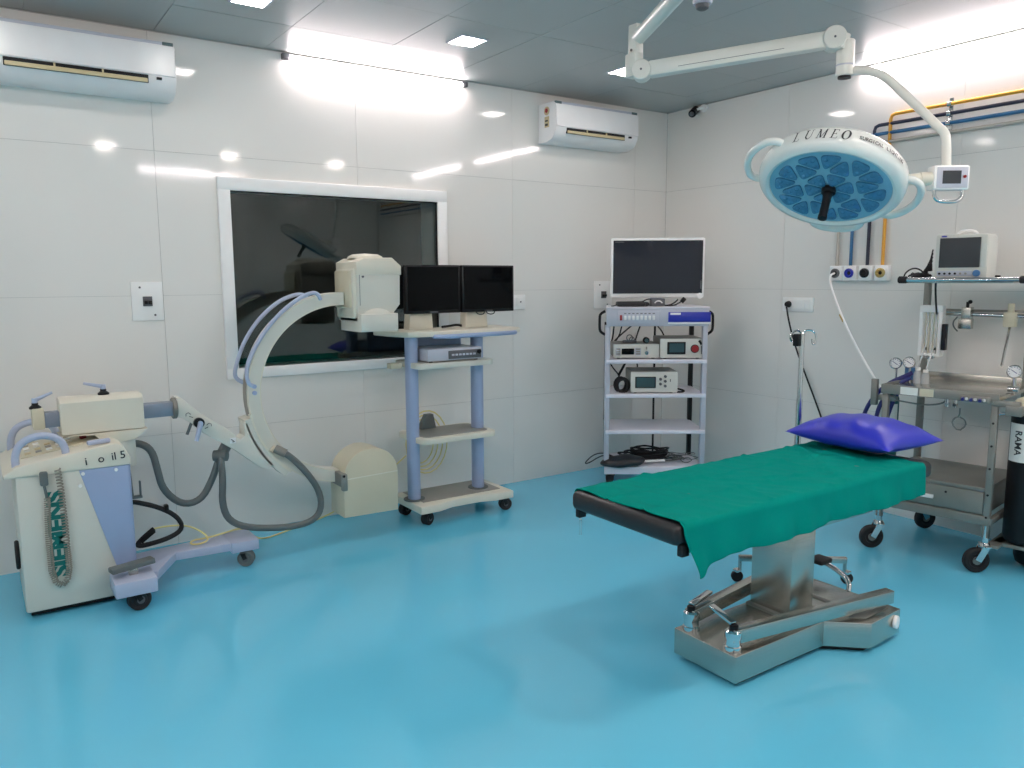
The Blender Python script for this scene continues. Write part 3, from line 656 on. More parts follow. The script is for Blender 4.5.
for k, (x0, x1) in enumerate(((-2.668, -2.274), (-2.262, -1.853))):
    m_ = thing('monitor', mon_labels[k], 'monitor', ((x0 + x1) / 2, -.4, 1.23), 0, 'twin black monitors')
    z0, z1 = 1.333, 1.638
    obj('bezel', MB().box(x0, x1, -.425, -.385, z0, z1, .006), 'black', m_)
    obj('screen', MB().box(x0 + .014, x1 - .014, -.4265, -.42, z0 + .02, z1 - .012), 'screen', m_, smooth=False)
    obj('rear_housing', MB().box(x0 + .06, x1 - .06, -.39, -.34, z0 + .03, z1 - .05, .01), 'black', m_)
    sx = x0 + .03 + (.02 if k else .01)
    obj('stand', MB().prism([(sx, 1.23), (sx + .175, 1.23), (sx + .165, 1.36), (sx + .012, 1.36)], -.38, -.30, 'xz', .006), 'cream', m_)
    obj('control_strip', MB().box((x0 + x1) / 2 - .03, (x0 + x1) / 2 + .03, -.428, -.42, z0 + .004, z0 + .013, .001), 'gridgrey', m_)
t = thing('video_recorder', 'pale grey flat recorder box on the trolley shelf under the monitors', 'recorder', (-2.4, -.44, 1.035))
obj('case', MB().box(-2.605, -2.212, -.58, -.29, 1.043, 1.118, .006), 'silver', t)
obj('front_panel', MB().box(-2.46, -2.222, -.588, -.578, 1.052, 1.105, .003), 'gridgrey', t)
for k in range(7):
    obj('button', MB().box(-2.44 + k * .026, -2.422 + k * .026, -.592, -.586, 1.072, 1.084, .001), 'silver', t)
obj('dial', MB().cyl((-2.242, -.586, 1.09), (-2.242, -.60, 1.09), .014, n=16), 'black', t)
for x in (-2.57, -2.24):
    obj('foot', MB().cyl((x, -.55, 1.035), (x, -.55, 1.045), .012, n=10).cyl((x, -.32, 1.035), (x, -.32, 1.045), .012, n=10), 'black', t)
t = thing('cable_coil', 'coil of thin yellow cable hanging behind the lower trolley shelf', 'cable', (-2.45, -.2, .3))
mb = MB()
for k in range(4):
    r = .09 + .018 * k
    pts = [(-2.47 + .02 * k + r * 1.1 * math.cos(a), -.20 + .006 * k, .45 + r * 1.5 * math.sin(a)) for a in [2 * PI * i / 22 for i in range(22)]]
    mb.tube(pts, .0045, 6, 0, True)
obj('loops', mb, 'yellow', t)
t = thing('power_adaptor', 'small grey adaptor box standing behind the lower trolley shelf', 'adaptor', (-2.45, -.18, .56))
obj('case', MB().prism([(-2.52, .566), (-2.40, .566), (-2.42, .66), (-2.47, .66)], -.30, -.25, 'xz', .004), 'hose', t)
t = thing('cable_loops', 'thin dark wire loops hanging below the right black monitor', 'cable', (-2.09, -.40, 1.33))
mb = MB()
for x in (-2.13, -2.05):
    mb.tube([(x - .035, -.432, 1.345), (x - .03, -.436, 1.325), (x, -.44, 1.315), (x + .03, -.436, 1.322), (x + .035, -.432, 1.338)], .0035, 6, 2)
obj('loops', mb, 'black', t)
t = thing('monitor_cable', 'short black cable lying behind the twin monitor stands', 'cable', (-2.3, -.3, 1.235))
obj('cord', MB().tube([(-2.36, -.33, 1.238), (-2.30, -.31, 1.24), (-2.25, -.34, 1.25), (-2.20, -.32, 1.238), (-2.12, -.3, 1.24)], .008, 8, 2), 'rubber', t)

# ------------------------------------------------------------------ endoscopy rack (turned 34.5 degrees, in its own frame)
RA = math.radians(-34.5)
ER = Matrix.Translation((-1.147, -.561, 0)) @ Matrix.Rotation(RA, 4, 'Z')
def rth(name, label, cat, loc, group=None):
    return thing(name, label, cat, group=group, mtx=ER @ Matrix.Translation(Vector(loc)))
class LO(MB): pass
def robj(name, mb, m, par, **k):
    mb.bm.transform(ER); return obj(name, mb, m, par, **k)
W, D = .738, .46
ra = rth('equipment_rack', 'tall silver-white equipment rack with open shelves in the room corner', 'rack', (W / 2, D / 2, 0))
robj('base', MB().prism([(0, -.01), (W, -.01), (W - .02, D), (.06, D)], .118, .175, 'xy', .006), 'shelf', ra)
for x in (.0, W - .036):
    robj('post', MB().box(x, x + .036, .0, .05, .17, 1.215, .006), 'silver', ra)
    rx_ = x + (.045 if x < .1 else .0)
    robj('rear_post', MB().box(rx_, rx_ + .03, D - .05, D, .17, 1.215, .004), 'black', ra)
robj('center_post', MB().box(W / 2 + .06, W / 2 + .074, D - .02, D, .17, 1.2, .003), 'black', ra)
for z in (.965, .715, .447):
    robj('shelf', MB().prism([(.006, -.012), (W - .004, -.012), (W - .02, D), (.06, D)], z - .028, z, 'xy', .005), 'shelf', ra)
robj('top_case', MB().prism([(.004, -.02), (W, -.02), (W - .02, D), (.06, D)], 1.207, 1.338, 'xy', .006), 'silver', ra)
robj('top_lid', MB().prism([(.0, -.024), (W + .004, -.024), (W - .016, D + .004), (.056, D + .004)], 1.333, 1.345, 'xy', .003), 'shelf', ra)
sp = robj('switch_panel', MB().box(.085, .375, -.026, -.018, 1.222, 1.315, .003), 'silver', ra)
for k in range(8):
    robj('rocker_switch', MB().box(.128 + k * .029, .144 + k * .029, -.034, -.024, 1.252, 1.284, .002), 'whiteink', sp)
robj('main_switch', MB().box(.098, .114, -.034, -.024, 1.250, 1.288, .002), 'darkred', sp)
for k in range(8):
    robj('switch_label', MB().box(.128 + k * .029, .144 + k * .029, -.0275, -.025, 1.296, 1.302), 'gridgrey', sp, smooth=False)
bl = robj('blue_panel', MB().box(.445, .748, -.028, -.018, 1.237, 1.308, .002), 'cobalt', ra)
robj('white_label', MB().box(.458, .532, -.0305, -.026, 1.288, 1.303), 'whiteink', bl, smooth=False)
robj('trim_strip', MB().box(.445, .748, -.026, -.018, 1.222, 1.235, .001), 'whiteink', ra)
for x, s in ((0, -1), (W, 1)):
    robj('side_handle', MB().tube([(x, .03, 1.315), (x + s * .035, .03, 1.295), (x + s * .040, .03, 1.27), (x + s * .040, .03, 1.19), (x + s * .033, .03, 1.165), (x, .03, 1.145)], .010, 10, 1), 'black', ra)
mb = ra
for x, y in ((.05, .06), (W - .05, .06), (.11, D - .06), (W - .05, D - .06)):
    f = MB().cyl((x, y, .118), (x, y, .09), .02, n=12).box(x - .03, x + .03, y - .02, y + .02, .06, .098, .006)
    f = robj('castor', f, 'black', ra)
    robj('wheel', MB().cyl((x - .022, y + .012, .042), (x + .022, y + .012, .042), .042, n=20, bev=.005), 'rubber', f)
# big screen
ms = rth('display', 'large white-framed display on top of the equipment rack', 'monitor', (.4, .2, 1.345))
robj('frame', MB().box(.058, .745, .18, .235, 1.405, 1.842, .012), 'white', ms)
robj('screen', MB().box(.072, .728, .176, .185, 1.437, 1.822), 'screen2b' if 'screen2b' in M else 'screen', ms, smooth=False)
robj('power_knob', MB().cyl((.712, .182, 1.418), (.712, .17, 1.418), .022, n=20, bev=.003), 'white', ms)
robj('neck', MB().box(.36, .44, .22, .26, 1.35, 1.60, .006), 'silver', ms)
robj('foot', MB().box(.26, .54, .14, .34, 1.345, 1.357, .004), 'silver', ms)
robj('brand_mark', MB().box(.715, .722, .1745, .1765, 1.47, 1.53), 'gridgrey', ms, smooth=False)
robj('corner_mark', MB().box(.085, .15, .1745, .1765, 1.808, 1.813), 'gridgrey', ms, smooth=False)
t = rth('camera_pouch', 'flat black pouch lying on the rack top under the big display', 'pouch', (.19, .08, 1.345))
robj('body', MB().box(.085, .29, .02, .13, 1.346, 1.382, .012).sphere((.30, .08, 1.362), .022, (1.2, 1, .8)), 'vinyl', t)
robj('strap', MB().tube([(.09, .06, 1.36), (.06, .05, 1.35), (.045, .04, 1.350)], .004, 6, 1).tube([(.27, .06, 1.38), (.31, .06, 1.40), (.35, .07, 1.395)], .004, 6, 1), 'rubber', t)
t = rth('adaptor_box', 'small grey box with a white sticker under the big display', 'adaptor', (.385, .1, 1.345))
robj('case', MB().box(.335, .435, .06, .14, 1.346, 1.402, .005), 'gridgrey', t)
robj('sticker', MB().tube([(.36, .0585, 1.37), (.375, .0585, 1.385), (.40, .0585, 1.385), (.415, .0585, 1.37)], .005, 6, 1), 'whiteink', t)
t = rth('cable_on_rack', 'thin black cable with a plug curving up beside the grey box', 'cable', (.5, .1, 1.345))
robj('cord', MB().tube([(.42, .09, 1.352), (.47, .09, 1.352), (.51, .09, 1.37), (.535, .09, 1.395)], .005, 8, 2).tube([(.43, .07, 1.351), (.50, .07, 1.351), (.54, .07, 1.37), (.56, .07, 1.385)], .005, 8, 2), 'rubber', t)
robj('plug', MB().bar((.555, .07, 1.375), (.58, .07, 1.405), .022, .03, .005), 'black', t)
# instruments
def instrument(x0, x1, y0, y1, z0, z1, label, group='instruments on the rack'):
    t = rth('instrument', label, 'instrument', ((x0 + x1) / 2, (y0 + y1) / 2, z0), group)
    robj('case', MB().box(x0 + .004, x1 - .004, y0 + .008, y1, z0 + .012, z1, .004), 'devtop', t)
    robj('front_panel', MB().box(x0, x1, y0, y0 + .012, z0 + .008, z1 - .002, .003), 'dev', t)
    for x in (x0 + .04, x1 - .04):
        for y in (y0 + .04, y1 - .04):
            robj('foot', MB().cyl((x, y, z0), (x, y, z0 + .014), .012, n=10), 'black', t)
    return t
i1 = instrument(.065, .40, .05, .34, .965, 1.075, 'white light source with a small blue display, left on the upper rack shelf')
s_ = robj('display', MB().box(.125, .215, .044, .052, .998, 1.042, .002), 'screen', i1)
robj('key_block', MB().box(.222, .265, .045, .052, .992, 1.046, .001), 'silver', i1)
robj('key_block', MB().box(.082, .115, .045, .052, .992, 1.046, .001), 'silver', i1)
for k in range(3):
    robj('key', MB().box(.228, .259, .042, .046, .997 + k * .017, 1.008 + k * .017, .001), 'devtop', i1)
    robj('key', MB().box(.086, .111, .042, .046, .997 + k * .017, 1.008 + k * .017, .001), 'devtop', i1)
robj('port', MB().cyl((.305, .05, 1.01), (.305, .035, 1.01), .014, n=16), 'chrome', i1)
robj('light_knob', MB().box(.30, .31, .04, .05, 1.035, 1.055, .002), 'devtop', i1)
i2 = instrument(.402, .72, .03, .36, .965, 1.115, 'white insufflator with a green-grey screen and red dial on the upper rack shelf')
robj('screen_frame', MB().box(.452, .585, .022, .032, 1.0, 1.09, .003), 'black', i2)
robj('screen', MB().box(.466, .572, .019, .024, 1.015, 1.08), 'lcd', i2, smooth=False)
robj('dial', MB().cyl((.652, .03, 1.04), (.652, .014, 1.04), .026, n=20, bev=.003), 'darkred', i2)
robj('dial_ring', MB().lathe([(.026, 0), (.031, 0), (.031, .006), (.026, .006)], (.652, .03, 1.04), (0, -1, 0), 20), 'black', i2)
robj('side_mark', MB().bar((.682, .028, 1.10), (.70, .028, 1.07), .004, .016).box(.698, .706, .026, .031, 1.0, 1.06), 'black', i2, smooth=False)
i3 = instrument(.19, .532, .02, .32, .715, .875, 'white camera control unit with a wide screen on the middle rack shelf')
robj('screen_frame', MB().box(.222, .372, .012, .022, .755, .838, .003), 'black', i3)
robj('screen', MB().box(.232, .362, .009, .014, .762, .832), 'lcd', i3, smooth=False)
for x, z in ((.405, .82), (.405, .785), (.44, .84), (.44, .805), (.44, .77)):
    robj('knob', MB().cyl((x, .02, z), (x, .005, z), .010, n=14), 'gridgrey', i3)
robj('mark', MB().box(.475, .481, .017, .021, .80, .82), 'gridgrey', i3, smooth=False)
t = rth('scope_coupler', 'small dark instrument with wire loops lying on the white light source', 'coupler', (.22, .12, 1.075))
robj('body', MB().cyl((.14, .1, 1.088), (.24, .12, 1.088), .011, n=12).tube([(.19 + .022 * math.cos(2 * PI * i / 14), .11, 1.115 + .022 * math.sin(2 * PI * i / 14)) for i in range(14)], .0035, 6, 0, True).tube([(.21 + .018 * math.cos(2 * PI * i / 14), .13, 1.10 + .02 * math.sin(2 * PI * i / 14)) for i in range(14)], .0035, 6, 0, True), 'gridgrey', t)
t = rth('rubber_plug', 'round dark plug standing on top of the white light source', 'plug', (.31, .1, 1.075))
robj('body', MB().cyl((.31, .08, 1.098), (.31, .12, 1.098), .023, n=18, bev=.004), 'black', t)
robj('face', MB().cyl((.31, .0801, 1.098), (.31, .077, 1.098), .015, n=18), 'lcd', t)
t = rth('camera_head_coil', 'coiled black camera cable standing left of the control unit', 'cable', (.14, .1, .715))
mb = MB()
for k in range(7):
    r = .036 + .004 * (k % 3)
    mb.tube([(.135 + .008 * math.sin(k) + r * math.cos(2 * PI * i / 18), .05 + .014 * k, .768 + r * 1.25 * math.sin(2 * PI * i / 18)) for i in range(18)], .0075, 7, 0, True)
robj('loops', mb, 'rubber', t)
t = rth('short_lead', 'short black lead on the middle shelf right of the control unit', 'cable', (.57, .1, .715))
robj('cord', MB().tube([(.534, .1, .74), (.57, .09, .735), (.60, .08, .722), (.56, .04, .722), (.535, .05, .722)], .007, 8, 2), 'rubber', t)
t = rth('rack_wires', 'thin black wires hanging inside the rack under the top case', 'cable', (.2, .3, 1.2))
mb = MB()
for pts in ([(.10, .3, 1.2), (.09, .31, 1.08), (.05, .32, .99), (.045, .40, .9)], [(.16, .3, 1.2), (.14, .32, 1.1), (.06, .38, 1.0), (.05, .42, .85)], [(.24, .3, 1.2), (.12, .34, 1.09), (.05, .36, 1.0)],
            [(.30, .3, 1.2), (.28, .34, 1.12), (.25, .36, 1.0), (.2, .40, .90), (.15, .42, .80)], [(.42, .3, 1.2), (.48, .36, 1.14), (.52, .40, 1.05)], [(.06, .40, .95), (.10, .41, .87), (.16, .42, .80)], [(.22, .4, .93), (.19, .41, .86), (.15, .42, .78)],
            [(.29, .4, .93), (.30, .41, .86), (.31, .42, .75)], [(.70, .4, .94), (.71, .41, .90), (.70, .42, .84), (.70, .42, .72)], [(.045, .40, .93), (.05, .42, .66), (.045, .43, .45)]):
    mb.tube(pts, .0055, 6, 2)
o = robj('wires', mb, 'rubber', t); o['kind'] = 'stuff'
# bottom shelf: bag, cables
t = rth('instrument_bag', 'flat black bag hanging over the front of the rack base', 'bag', (.15, .05, .175))
bm = bmesh.new(); bmesh.ops.create_uvsphere(bm, u_segments=28, v_segments=14, radius=1)
for v in bm.verts:
    x, y, z = v.co
    n_ = .10 * math.sin(3 * x + 2 * y) + .05 * math.sin(4 * y + 3)
    v.co = Vector((.14 + .165 * x * (1 - .12 * y), .045 + .115 * y, max(.176, .205 + .045 * z + .012 * n_ + .004 * math.sin(7 * x) + .012 * x)))
bm.transform(ER); obj('body', bm, 'vinyl', t)
t = rth('cable_heap', 'heap of black cables coiled on the bottom shelf of the rack', 'cable', (.36, .2, .175))
mb = MB(); rnd = random.Random(3)
for k in range(13):
    rx = rnd.uniform(.08, .17); ry = rnd.uniform(.05, .11); cx = .33 + rnd.uniform(-.05, .06); cy = .2 + rnd.uniform(-.03, .05); ph = rnd.uniform(0, 6); z0 = .185 + .006 * k
    mb.tube([(cx + rx * math.cos(2 * PI * i / 20), cy + ry * math.sin(2 * PI * i / 20), z0 + .010 * math.sin(2 * PI * i / 20 * 2 + ph)) for i in range(20)], .0065, 7, 0, True)
o = robj('loops', mb, 'rubber', t)
robj('white_grip', MB().bar((.30, .06, .20), (.46, .07, .205), .03, .016, .006), 'white', t)
t = rth('thin_wires', 'thin grey wires tangled at the right of the rack base', 'cable', (.58, .22, .175))
mb = MB()
for k in range(9):
    rx = rnd.uniform(.04, .10); ry = rnd.uniform(.03, .08); cx = .58 + rnd.uniform(-.05, .06); cy = .22 + rnd.uniform(-.05, .05); z0 = .182 + .004 * k
    mb.tube([(cx + rx * math.cos(2 * PI * i / 16), cy + ry * math.sin(2 * PI * i / 16), z0 + .006 * math.sin(i + k)) for i in range(16)], .003, 5, 0, True)
robj('wires', mb, 'hose', t)
t = rth('loose_loop', 'thin black wire loop sticking out left of the rack base', 'cable', (-.06, .15, .18))
robj('cord', MB().tube([(.10, .22, .20), (.02, .2, .235), (-.06, .15, .235), (-.125, .10, .19), (-.13, .09, .175), (-.09, .10, .185), (-.04, .13, .21), (.02, .17, .225), (.10, .2, .20)], .0045, 7, 2), 'rubber', t)
# ------------------------------------------------------------------ operating table
ot = thing('operating_table', 'stainless steel operating table with black padded top and T-shaped base', 'operating table', (-2.2, -2.85, 0))
yc_ = -2.855
def sym(poly): return poly + [(x, 2 * yc_ - y) for x, y in reversed(poly)]
obj('base', MB().prism([(-2.63, -3.012), (-2.078, -3.012), (-1.94, -3.14), (-1.70, -3.125), (-1.70, -2.69), (-1.94, -2.60), (-2.078, -2.698), (-2.63, -2.698)], .022, .132, 'xy', .004), 'steel', ot)
obj('base_skirt', MB().prism([(-2.60, -2.99), (-2.08, -2.99), (-1.94, -3.11), (-1.72, -3.10), (-1.72, -2.71), (-1.94, -2.62), (-2.08, -2.72), (-2.60, -2.72)], .003, .024, 'xy'), 'black', ot, smooth=False)
obj('base_hood', MB().prism([(-2.50, .131), (-2.24, .142), (-2.02, .150), (-1.72, .133)], -2.985, -2.725, 'xz', .004), 'steel', ot)
obj('hood_strap', MB().prism([(-1.93, .144), (-1.90, .142), (-1.90, .146), (-1.93, .148)], -2.99, -2.72, 'xz', .001), 'galv', ot)
obj('well', MB().prism([(-1.97, -3.05), (-1.92, -3.10), (-1.73, -3.09), (-1.74, -3.02)], .1325, .1345, 'xy'), 'galv', ot, smooth=False)
obj('bumper_disc', MB().cyl((-1.701, -3.085, .085), (-1.685, -3.085, .085), .034, n=24, bev=.003).cyl((-1.745, -3.125, .085), (-1.74, -3.142, .085), .028, n=24, bev=.003), 'white', ot)
obj('collar', MB().box(-2.225, -2.035, -2.945, -2.725, .135, .155, .004), 'galv', ot)
obj('column', MB().box(-2.205, -2.05, -2.935, -2.735, .14, .50, .003), 'steel', ot)
obj('inner_column', MB().box(-2.19, -2.02, -2.92, -2.75, .49, .69, .003), 'steel', ot)
obj('top_frame', MB().box(-2.18, -1.62, -2.93, -2.74, .50, .66, .004), 'steel', ot)
for s, y0, y1 in ((-1, -2.963, -3.095), (1, -2.747, -2.615)):
    lb = obj('stabilizer_bar', MB().bar((-2.60, y0, .19), (-1.735, y1, .19), .045, .056, .003), 'steel', ot)
    p = obj('stabilizer_post', MB().lathe([(0, 0), (.034, 0), (.034, .018), (.030, .022), (.030, .045), (.033, .05), (.033, .075), (.024, .082), (0, .082)], (-2.588, y0 + s * -.002, .131), (0, 0, 1), 22), 'chrome', ot)
    obj('cap', MB().cyl((-2.588, y0, .212), (-2.588, y0, .232), .018, n=14, bev=.003), 'black', p)
    end = (-2.575, y0 + .125, .262) if s < 0 else (-2.44, y0 + .035, .245)
    obj('locking_lever', MB().bar((-2.590, y0, .238), end, .028, .013, .003), 'chrome', p)
obj('foot_pedal', MB().tube([(-1.665, -2.86, .10), (-1.645, -2.85, .15), (-1.63, -2.79, .175), (-1.645, -2.71, .205)], .012, 10, 1).cyl((-1.69, -2.86, .09), (-1.65, -2.86, .09), .016, n=14), 'chrome', ot)
obj('pedal_pad', MB().box(-1.70, -1.61, -2.74, -2.66, .200, .226, .01), 'rubber', ot)
obj('table_plate', MB().box(-2.96, -1.58, -3.125, -2.635, .672, .70, .004), 'steel', ot)
obj('mattress', MB().box(-3.112, -1.55, -3.150, -2.612, .694, .766, .024, seg=4), 'vinyl', ot)
for y in (-2.622, -3.140):
    r_ = obj('side_rail', MB().box(-3.07, -1.62, y - .006, y + .006, .665, .690, .002), 'steel', ot)
    obj('rail_clamp', MB().box(-3.085, -3.05, y - .012, y + .012, .658, .698, .004), 'black', r_)
obj('clamp_pin', MB().cyl((-3.07, -2.622, .65), (-3.07, -2.622, .59), .006, n=10), 'chrome', ot)
# green drape
def smooth01(t): t = min(1, max(0, t)); return t * t * (3 - 2 * t)
dp = bmesh.new()
NX, NY = 150, 96
yN, yF, zT, rr_ = -3.157, -2.606, .770, .022
prof = []
def arc_pts(cy, cz, a0, a1, n): return [(cy + rr_ * math.cos(math.radians(a0 + (a1 - a0) * i / n)), cz + rr_ * math.sin(math.radians(a0 + (a1 - a0) * i / n))) for i in range(n + 1)]
prof += [(yF + .004 * i / 6, .69 + (zT - rr_ - .69) * i / 8) for i in range(8)]
prof += arc_pts(yF - rr_, zT - rr_, 0, 90, 8)
prof += [(yF - rr_ + (yN + rr_ - yF + rr_) * i / 56, zT) for i in range(1, 56)]
prof += arc_pts(yN + rr_, zT - rr_, 90, 180, 8)
prof += [(yN, zT - rr_ - .108 * i / 24) for i in range(1, 25)]
X0, X1 = -3.085, -1.632
rows = []
for i in range(NX + 1):
    u = i / NX; row = []
    for j, (y, z) in enumerate(prof):
        x = X0 + (X1 - X0) * u
        top = z > zT - .001
        hang = smooth01((zT - rr_ - z) / .105) if y < -3 else 0
        if top:
            q = (y - yN) / (yF - yN)
            z += .0024 * math.sin(23 * x + 9 * y) + .0022 * math.sin(-11 * x + 31 * y + 1.3) + .0014 * math.sin(61 * x - 17 * y) + .0012 * math.sin(83 * x + 40 * y)
            for c in (.33, .66): z += .007 * math.exp(-((q - c - .02 * math.sin(4 * x)) / .014) ** 2)
            for cx_ in (-2.62, -2.15, -1.85): z += .006 * math.exp(-((x - cx_ - .04 * math.sin(6 * y)) / .010) ** 2)
            z += .008 * math.exp(-((x + 2.5 + .9 * (y + 2.9)) / .018) ** 2) + .008 * math.exp(-((x + 2.0 - .8 * (y + 2.9)) / .018) ** 2) + .007 * math.exp(-((x + 2.25 + 1.6 * (y + 3.0)) / .02) ** 2) * smooth01((-2.85 - y) / .1)
        if hang > 0:
            y += -hang * (.014 + .009 * math.sin(11 * x + .7 + 6 * z) + .006 * math.sin(27 * x + 2 + 3 * z) + .004 * math.sin(53 * x))
            x += hang * (.006 * math.sin(9 * x) + .055 * max(0, 1 - u * 5) ** 1.5)
            z += -hang * (.045 * math.exp(-((u) / .07) ** 2) + .012 * (1 - u) + .004 * math.sin(7 * x + 1))
        row.append(dp.verts.new((x, y, z)))
    rows.append(row)
for i in range(NX):
    for j in range(len(prof) - 1): dp.faces.new((rows[i][j], rows[i + 1][j], rows[i + 1][j + 1], rows[i][j + 1]))
dr_ = obj('surgical_drape', dp, 'green', angle=80)
tag(dr_, 'green cloth draped over the operating table with its hem hanging down', 'drape')
sm = dr_.modifiers.new('thickness', 'SOLIDIFY'); sm.thickness = .0025; sm.offset = 1
# pillow
pb = bmesh.new(); n = 40; gridv = {}
HX, HY, HT = .205, .265, .080
for side in (1, -1):
    for i in range(n + 1):
        for j in range(n + 1):
            u = -1 + 2 * i / n; v = -1 + 2 * j / n
            edge = i in (0, n) or j in (0, n)
            if side < 0 and edge: gridv[(side, i, j)] = gridv[(1, i, j)]; continue
            px = HX * u * (1 - .10 * (1 - v * v) * abs(u) ** 3); py = HY * v * (1 - .10 * (1 - u * u) * abs(v) ** 3)
            t_ = max(0, (1 - abs(u) ** 2.4)) ** .55 * max(0, (1 - abs(v) ** 2.4)) ** .55
            t_ *= 1 + .05 * math.sin(7 * u + 3 * v) * (1 - t_) + .035 * math.sin(13 * v - 4 * u + 1)
            z = side * HT * t_ * (1.15 if side > 0 else .62)
            gridv[(side, i, j)] = pb.verts.new((px, py, z))
    for i in range(n):
        for j in range(n):
            q = [gridv[(side, a, b)] for a, b in ((i, j), (i + 1, j), (i + 1, j + 1), (i, j + 1))]
            try: pb.faces.new(q if side > 0 else q[::-1])
            except ValueError: pass
pb.transform(Matrix.Translation((-1.605, -2.848, .834)) @ Matrix.Rotation(math.radians(-3), 4, 'Z'))
pl = obj('pillow', pb, 'satin', angle=80)
tag(pl, 'shiny royal blue pillow lying on the green drape at the head of the table', 'pillow')

# drip stand
iv = thing('drip_stand', 'chrome drip stand on castors behind the operating table', 'drip stand', (-1.545, -2.47, 0))
obj('pole', MB().cyl((-1.545, -2.47, .13), (-1.545, -2.47, .95), .0155, n=18).cyl((-1.545, -2.47, .93), (-1.545, -2.47, 1.275), .0125, n=18), 'chrome', iv)
for a in (0, 90, 180, 270):
    aa = math.radians(a - 34.5 - 4); dx, dy = math.cos(aa), math.sin(aa)
    l_ = obj('leg', MB().bar((-1.545, -2.47, .125), (-1.545 + .27 * dx, -2.47 + .27 * dy, .125), .025, .03, .003).cyl((-1.545 + .262 * dx, -2.47 + .262 * dy, .135), (-1.545 + .262 * dx, -2.47 + .262 * dy, .06), .009, n=12), 'steel', iv)
    wx, wy = -1.545 + .275 * dx, -2.47 + .275 * dy
    obj('wheel', MB().cyl((wx - .011 * dy, wy + .011 * dx, .03), (wx + .011 * dy, wy - .011 * dx, .03), .03, n=20, bev=.004), 'rubber', l_)
    obj('fork', MB().box(wx - .016, wx + .016, wy - .016, wy + .016, .052, .068, .003), 'chrome', l_)
obj('hook', MB().tube([(-1.545, -2.47, 1.27), (-1.535, -2.48, 1.295), (-1.505, -2.50, 1.292), (-1.490, -2.51, 1.27), (-1.492, -2.508, 1.225), (-1.502, -2.50, 1.222), (-1.505, -2.498, 1.25)], .005, 8, 2), 'chrome', iv)
obj('hook', MB().tube([(-1.545, -2.47, 1.27), (-1.56, -2.46, 1.295), (-1.585, -2.445, 1.285), (-1.595, -2.435, 1.26), (-1.585, -2.44, 1.235), (-1.572, -2.45, 1.245)], .005, 8, 2), 'chrome', iv)
obj('clamp', MB().box(-1.585, -1.555, -2.475, -2.445, 1.215, 1.275, .004), 'black', iv)

# ------------------------------------------------------------------ anaesthesia trolley (turned six degrees, in its own frame)
AR = Matrix.Translation((-.70, -2.41, 0)) @ Matrix.Rotation(math.radians(9), 4, 'Z')
def aobj(name, mb, m, par, **k):
    mb.bm.transform(AR); return obj(name, mb, m, par, **k)
def ath(name, label, cat, loc, group=None): return thing(name, label, cat, group=group, mtx=AR @ Matrix.Translation(Vector(loc)))
AW, AD = .575, .57          # width runs along -y, depth along x
an = ath('anaesthesia_trolley', 'worn steel anaesthesia trolley on big black castors against the right wall', 'trolley', (AD / 2, -AW / 2, 0))
TZ = .952
for x, y in ((.015, -.015), (.015, -AW + .015)):
    p = aobj('front_post', MB().box(x - .016, x + .016, y - .016, y + .016, .19, TZ - .03, .002), 'galv', an)
    k = 0
    if y < -.3:
        for z in (.30, .42, .56, .68, .80):
            aobj('bolt', MB().cyl((x - .016, y, z), (x - .020, y, z), .006, n=8), 'black', p)
for y in (-.015, -AW + .015):
    aobj('rear_post', MB().box(AD - .032, AD, y - .018, y + .018, .14, 1.525, .003), 'galv', an)
aobj('tray', MB().box(-.01, AD, -AW - .005, .005, TZ - .035, TZ - .012, .003), 'steel', an)
aobj('tray_lip', MB().box(-.014, -.002, -AW - .005, .005, TZ - .05, TZ + .002, .002), 'galv', an)
aobj('tray_lip', MB().box(-.005, AD, -.006, .006, TZ - .04, TZ + .002, .002), 'galv', an)
aobj('tray_backboard', MB().box(AD - .012, AD, -AW, 0, TZ - .03, TZ + .03, .002), 'steel', an)
for a, b_ in ((-.19, -.10), (-.27, -.20)):
    aobj('lip_label', MB().box(-.0165, -.013, a, b_, TZ - .045, TZ - .004), ['paper', 'cream2'][int(a < -.2)], an, smooth=False)
aobj('lower_shelf', MB().box(.0, AD - .03, -AW + .02, -.005, .435, .455, .003), 'galv', an)
dw = aobj('drawer_case', MB().box(.012, AD - .04, -AW + .03, -.015, .30, .437, .003), 'galv', an)
aobj('drawer', MB().box(.0, .014, -AW + .034, -.02, .312, .43, .003), 'galv', an)
aobj('handle', MB().box(-.012, .002, -.30, -.19, .352, .372, .002), 'whiteink', an)
aobj('keyhole', MB().cyl((.0, -.36, .40), (-.004, -.36, .40), .006, n=10), 'black', an)
aobj('bottom_rail', MB().box(-.004, .022, -AW, 0, .255, .305, .003), 'galv', an)
aobj('side_rail', MB().box(0, AD, -.012, .012, .262, .295, .003), 'galv', an)
aobj('side_rail', MB().box(0, AD, -AW - .012, -AW + .012, .262, .295, .003), 'galv', an)
aobj('rear_rail', MB().box(AD - .03, AD, -AW, 0, .262, .295, .003), 'galv', an)
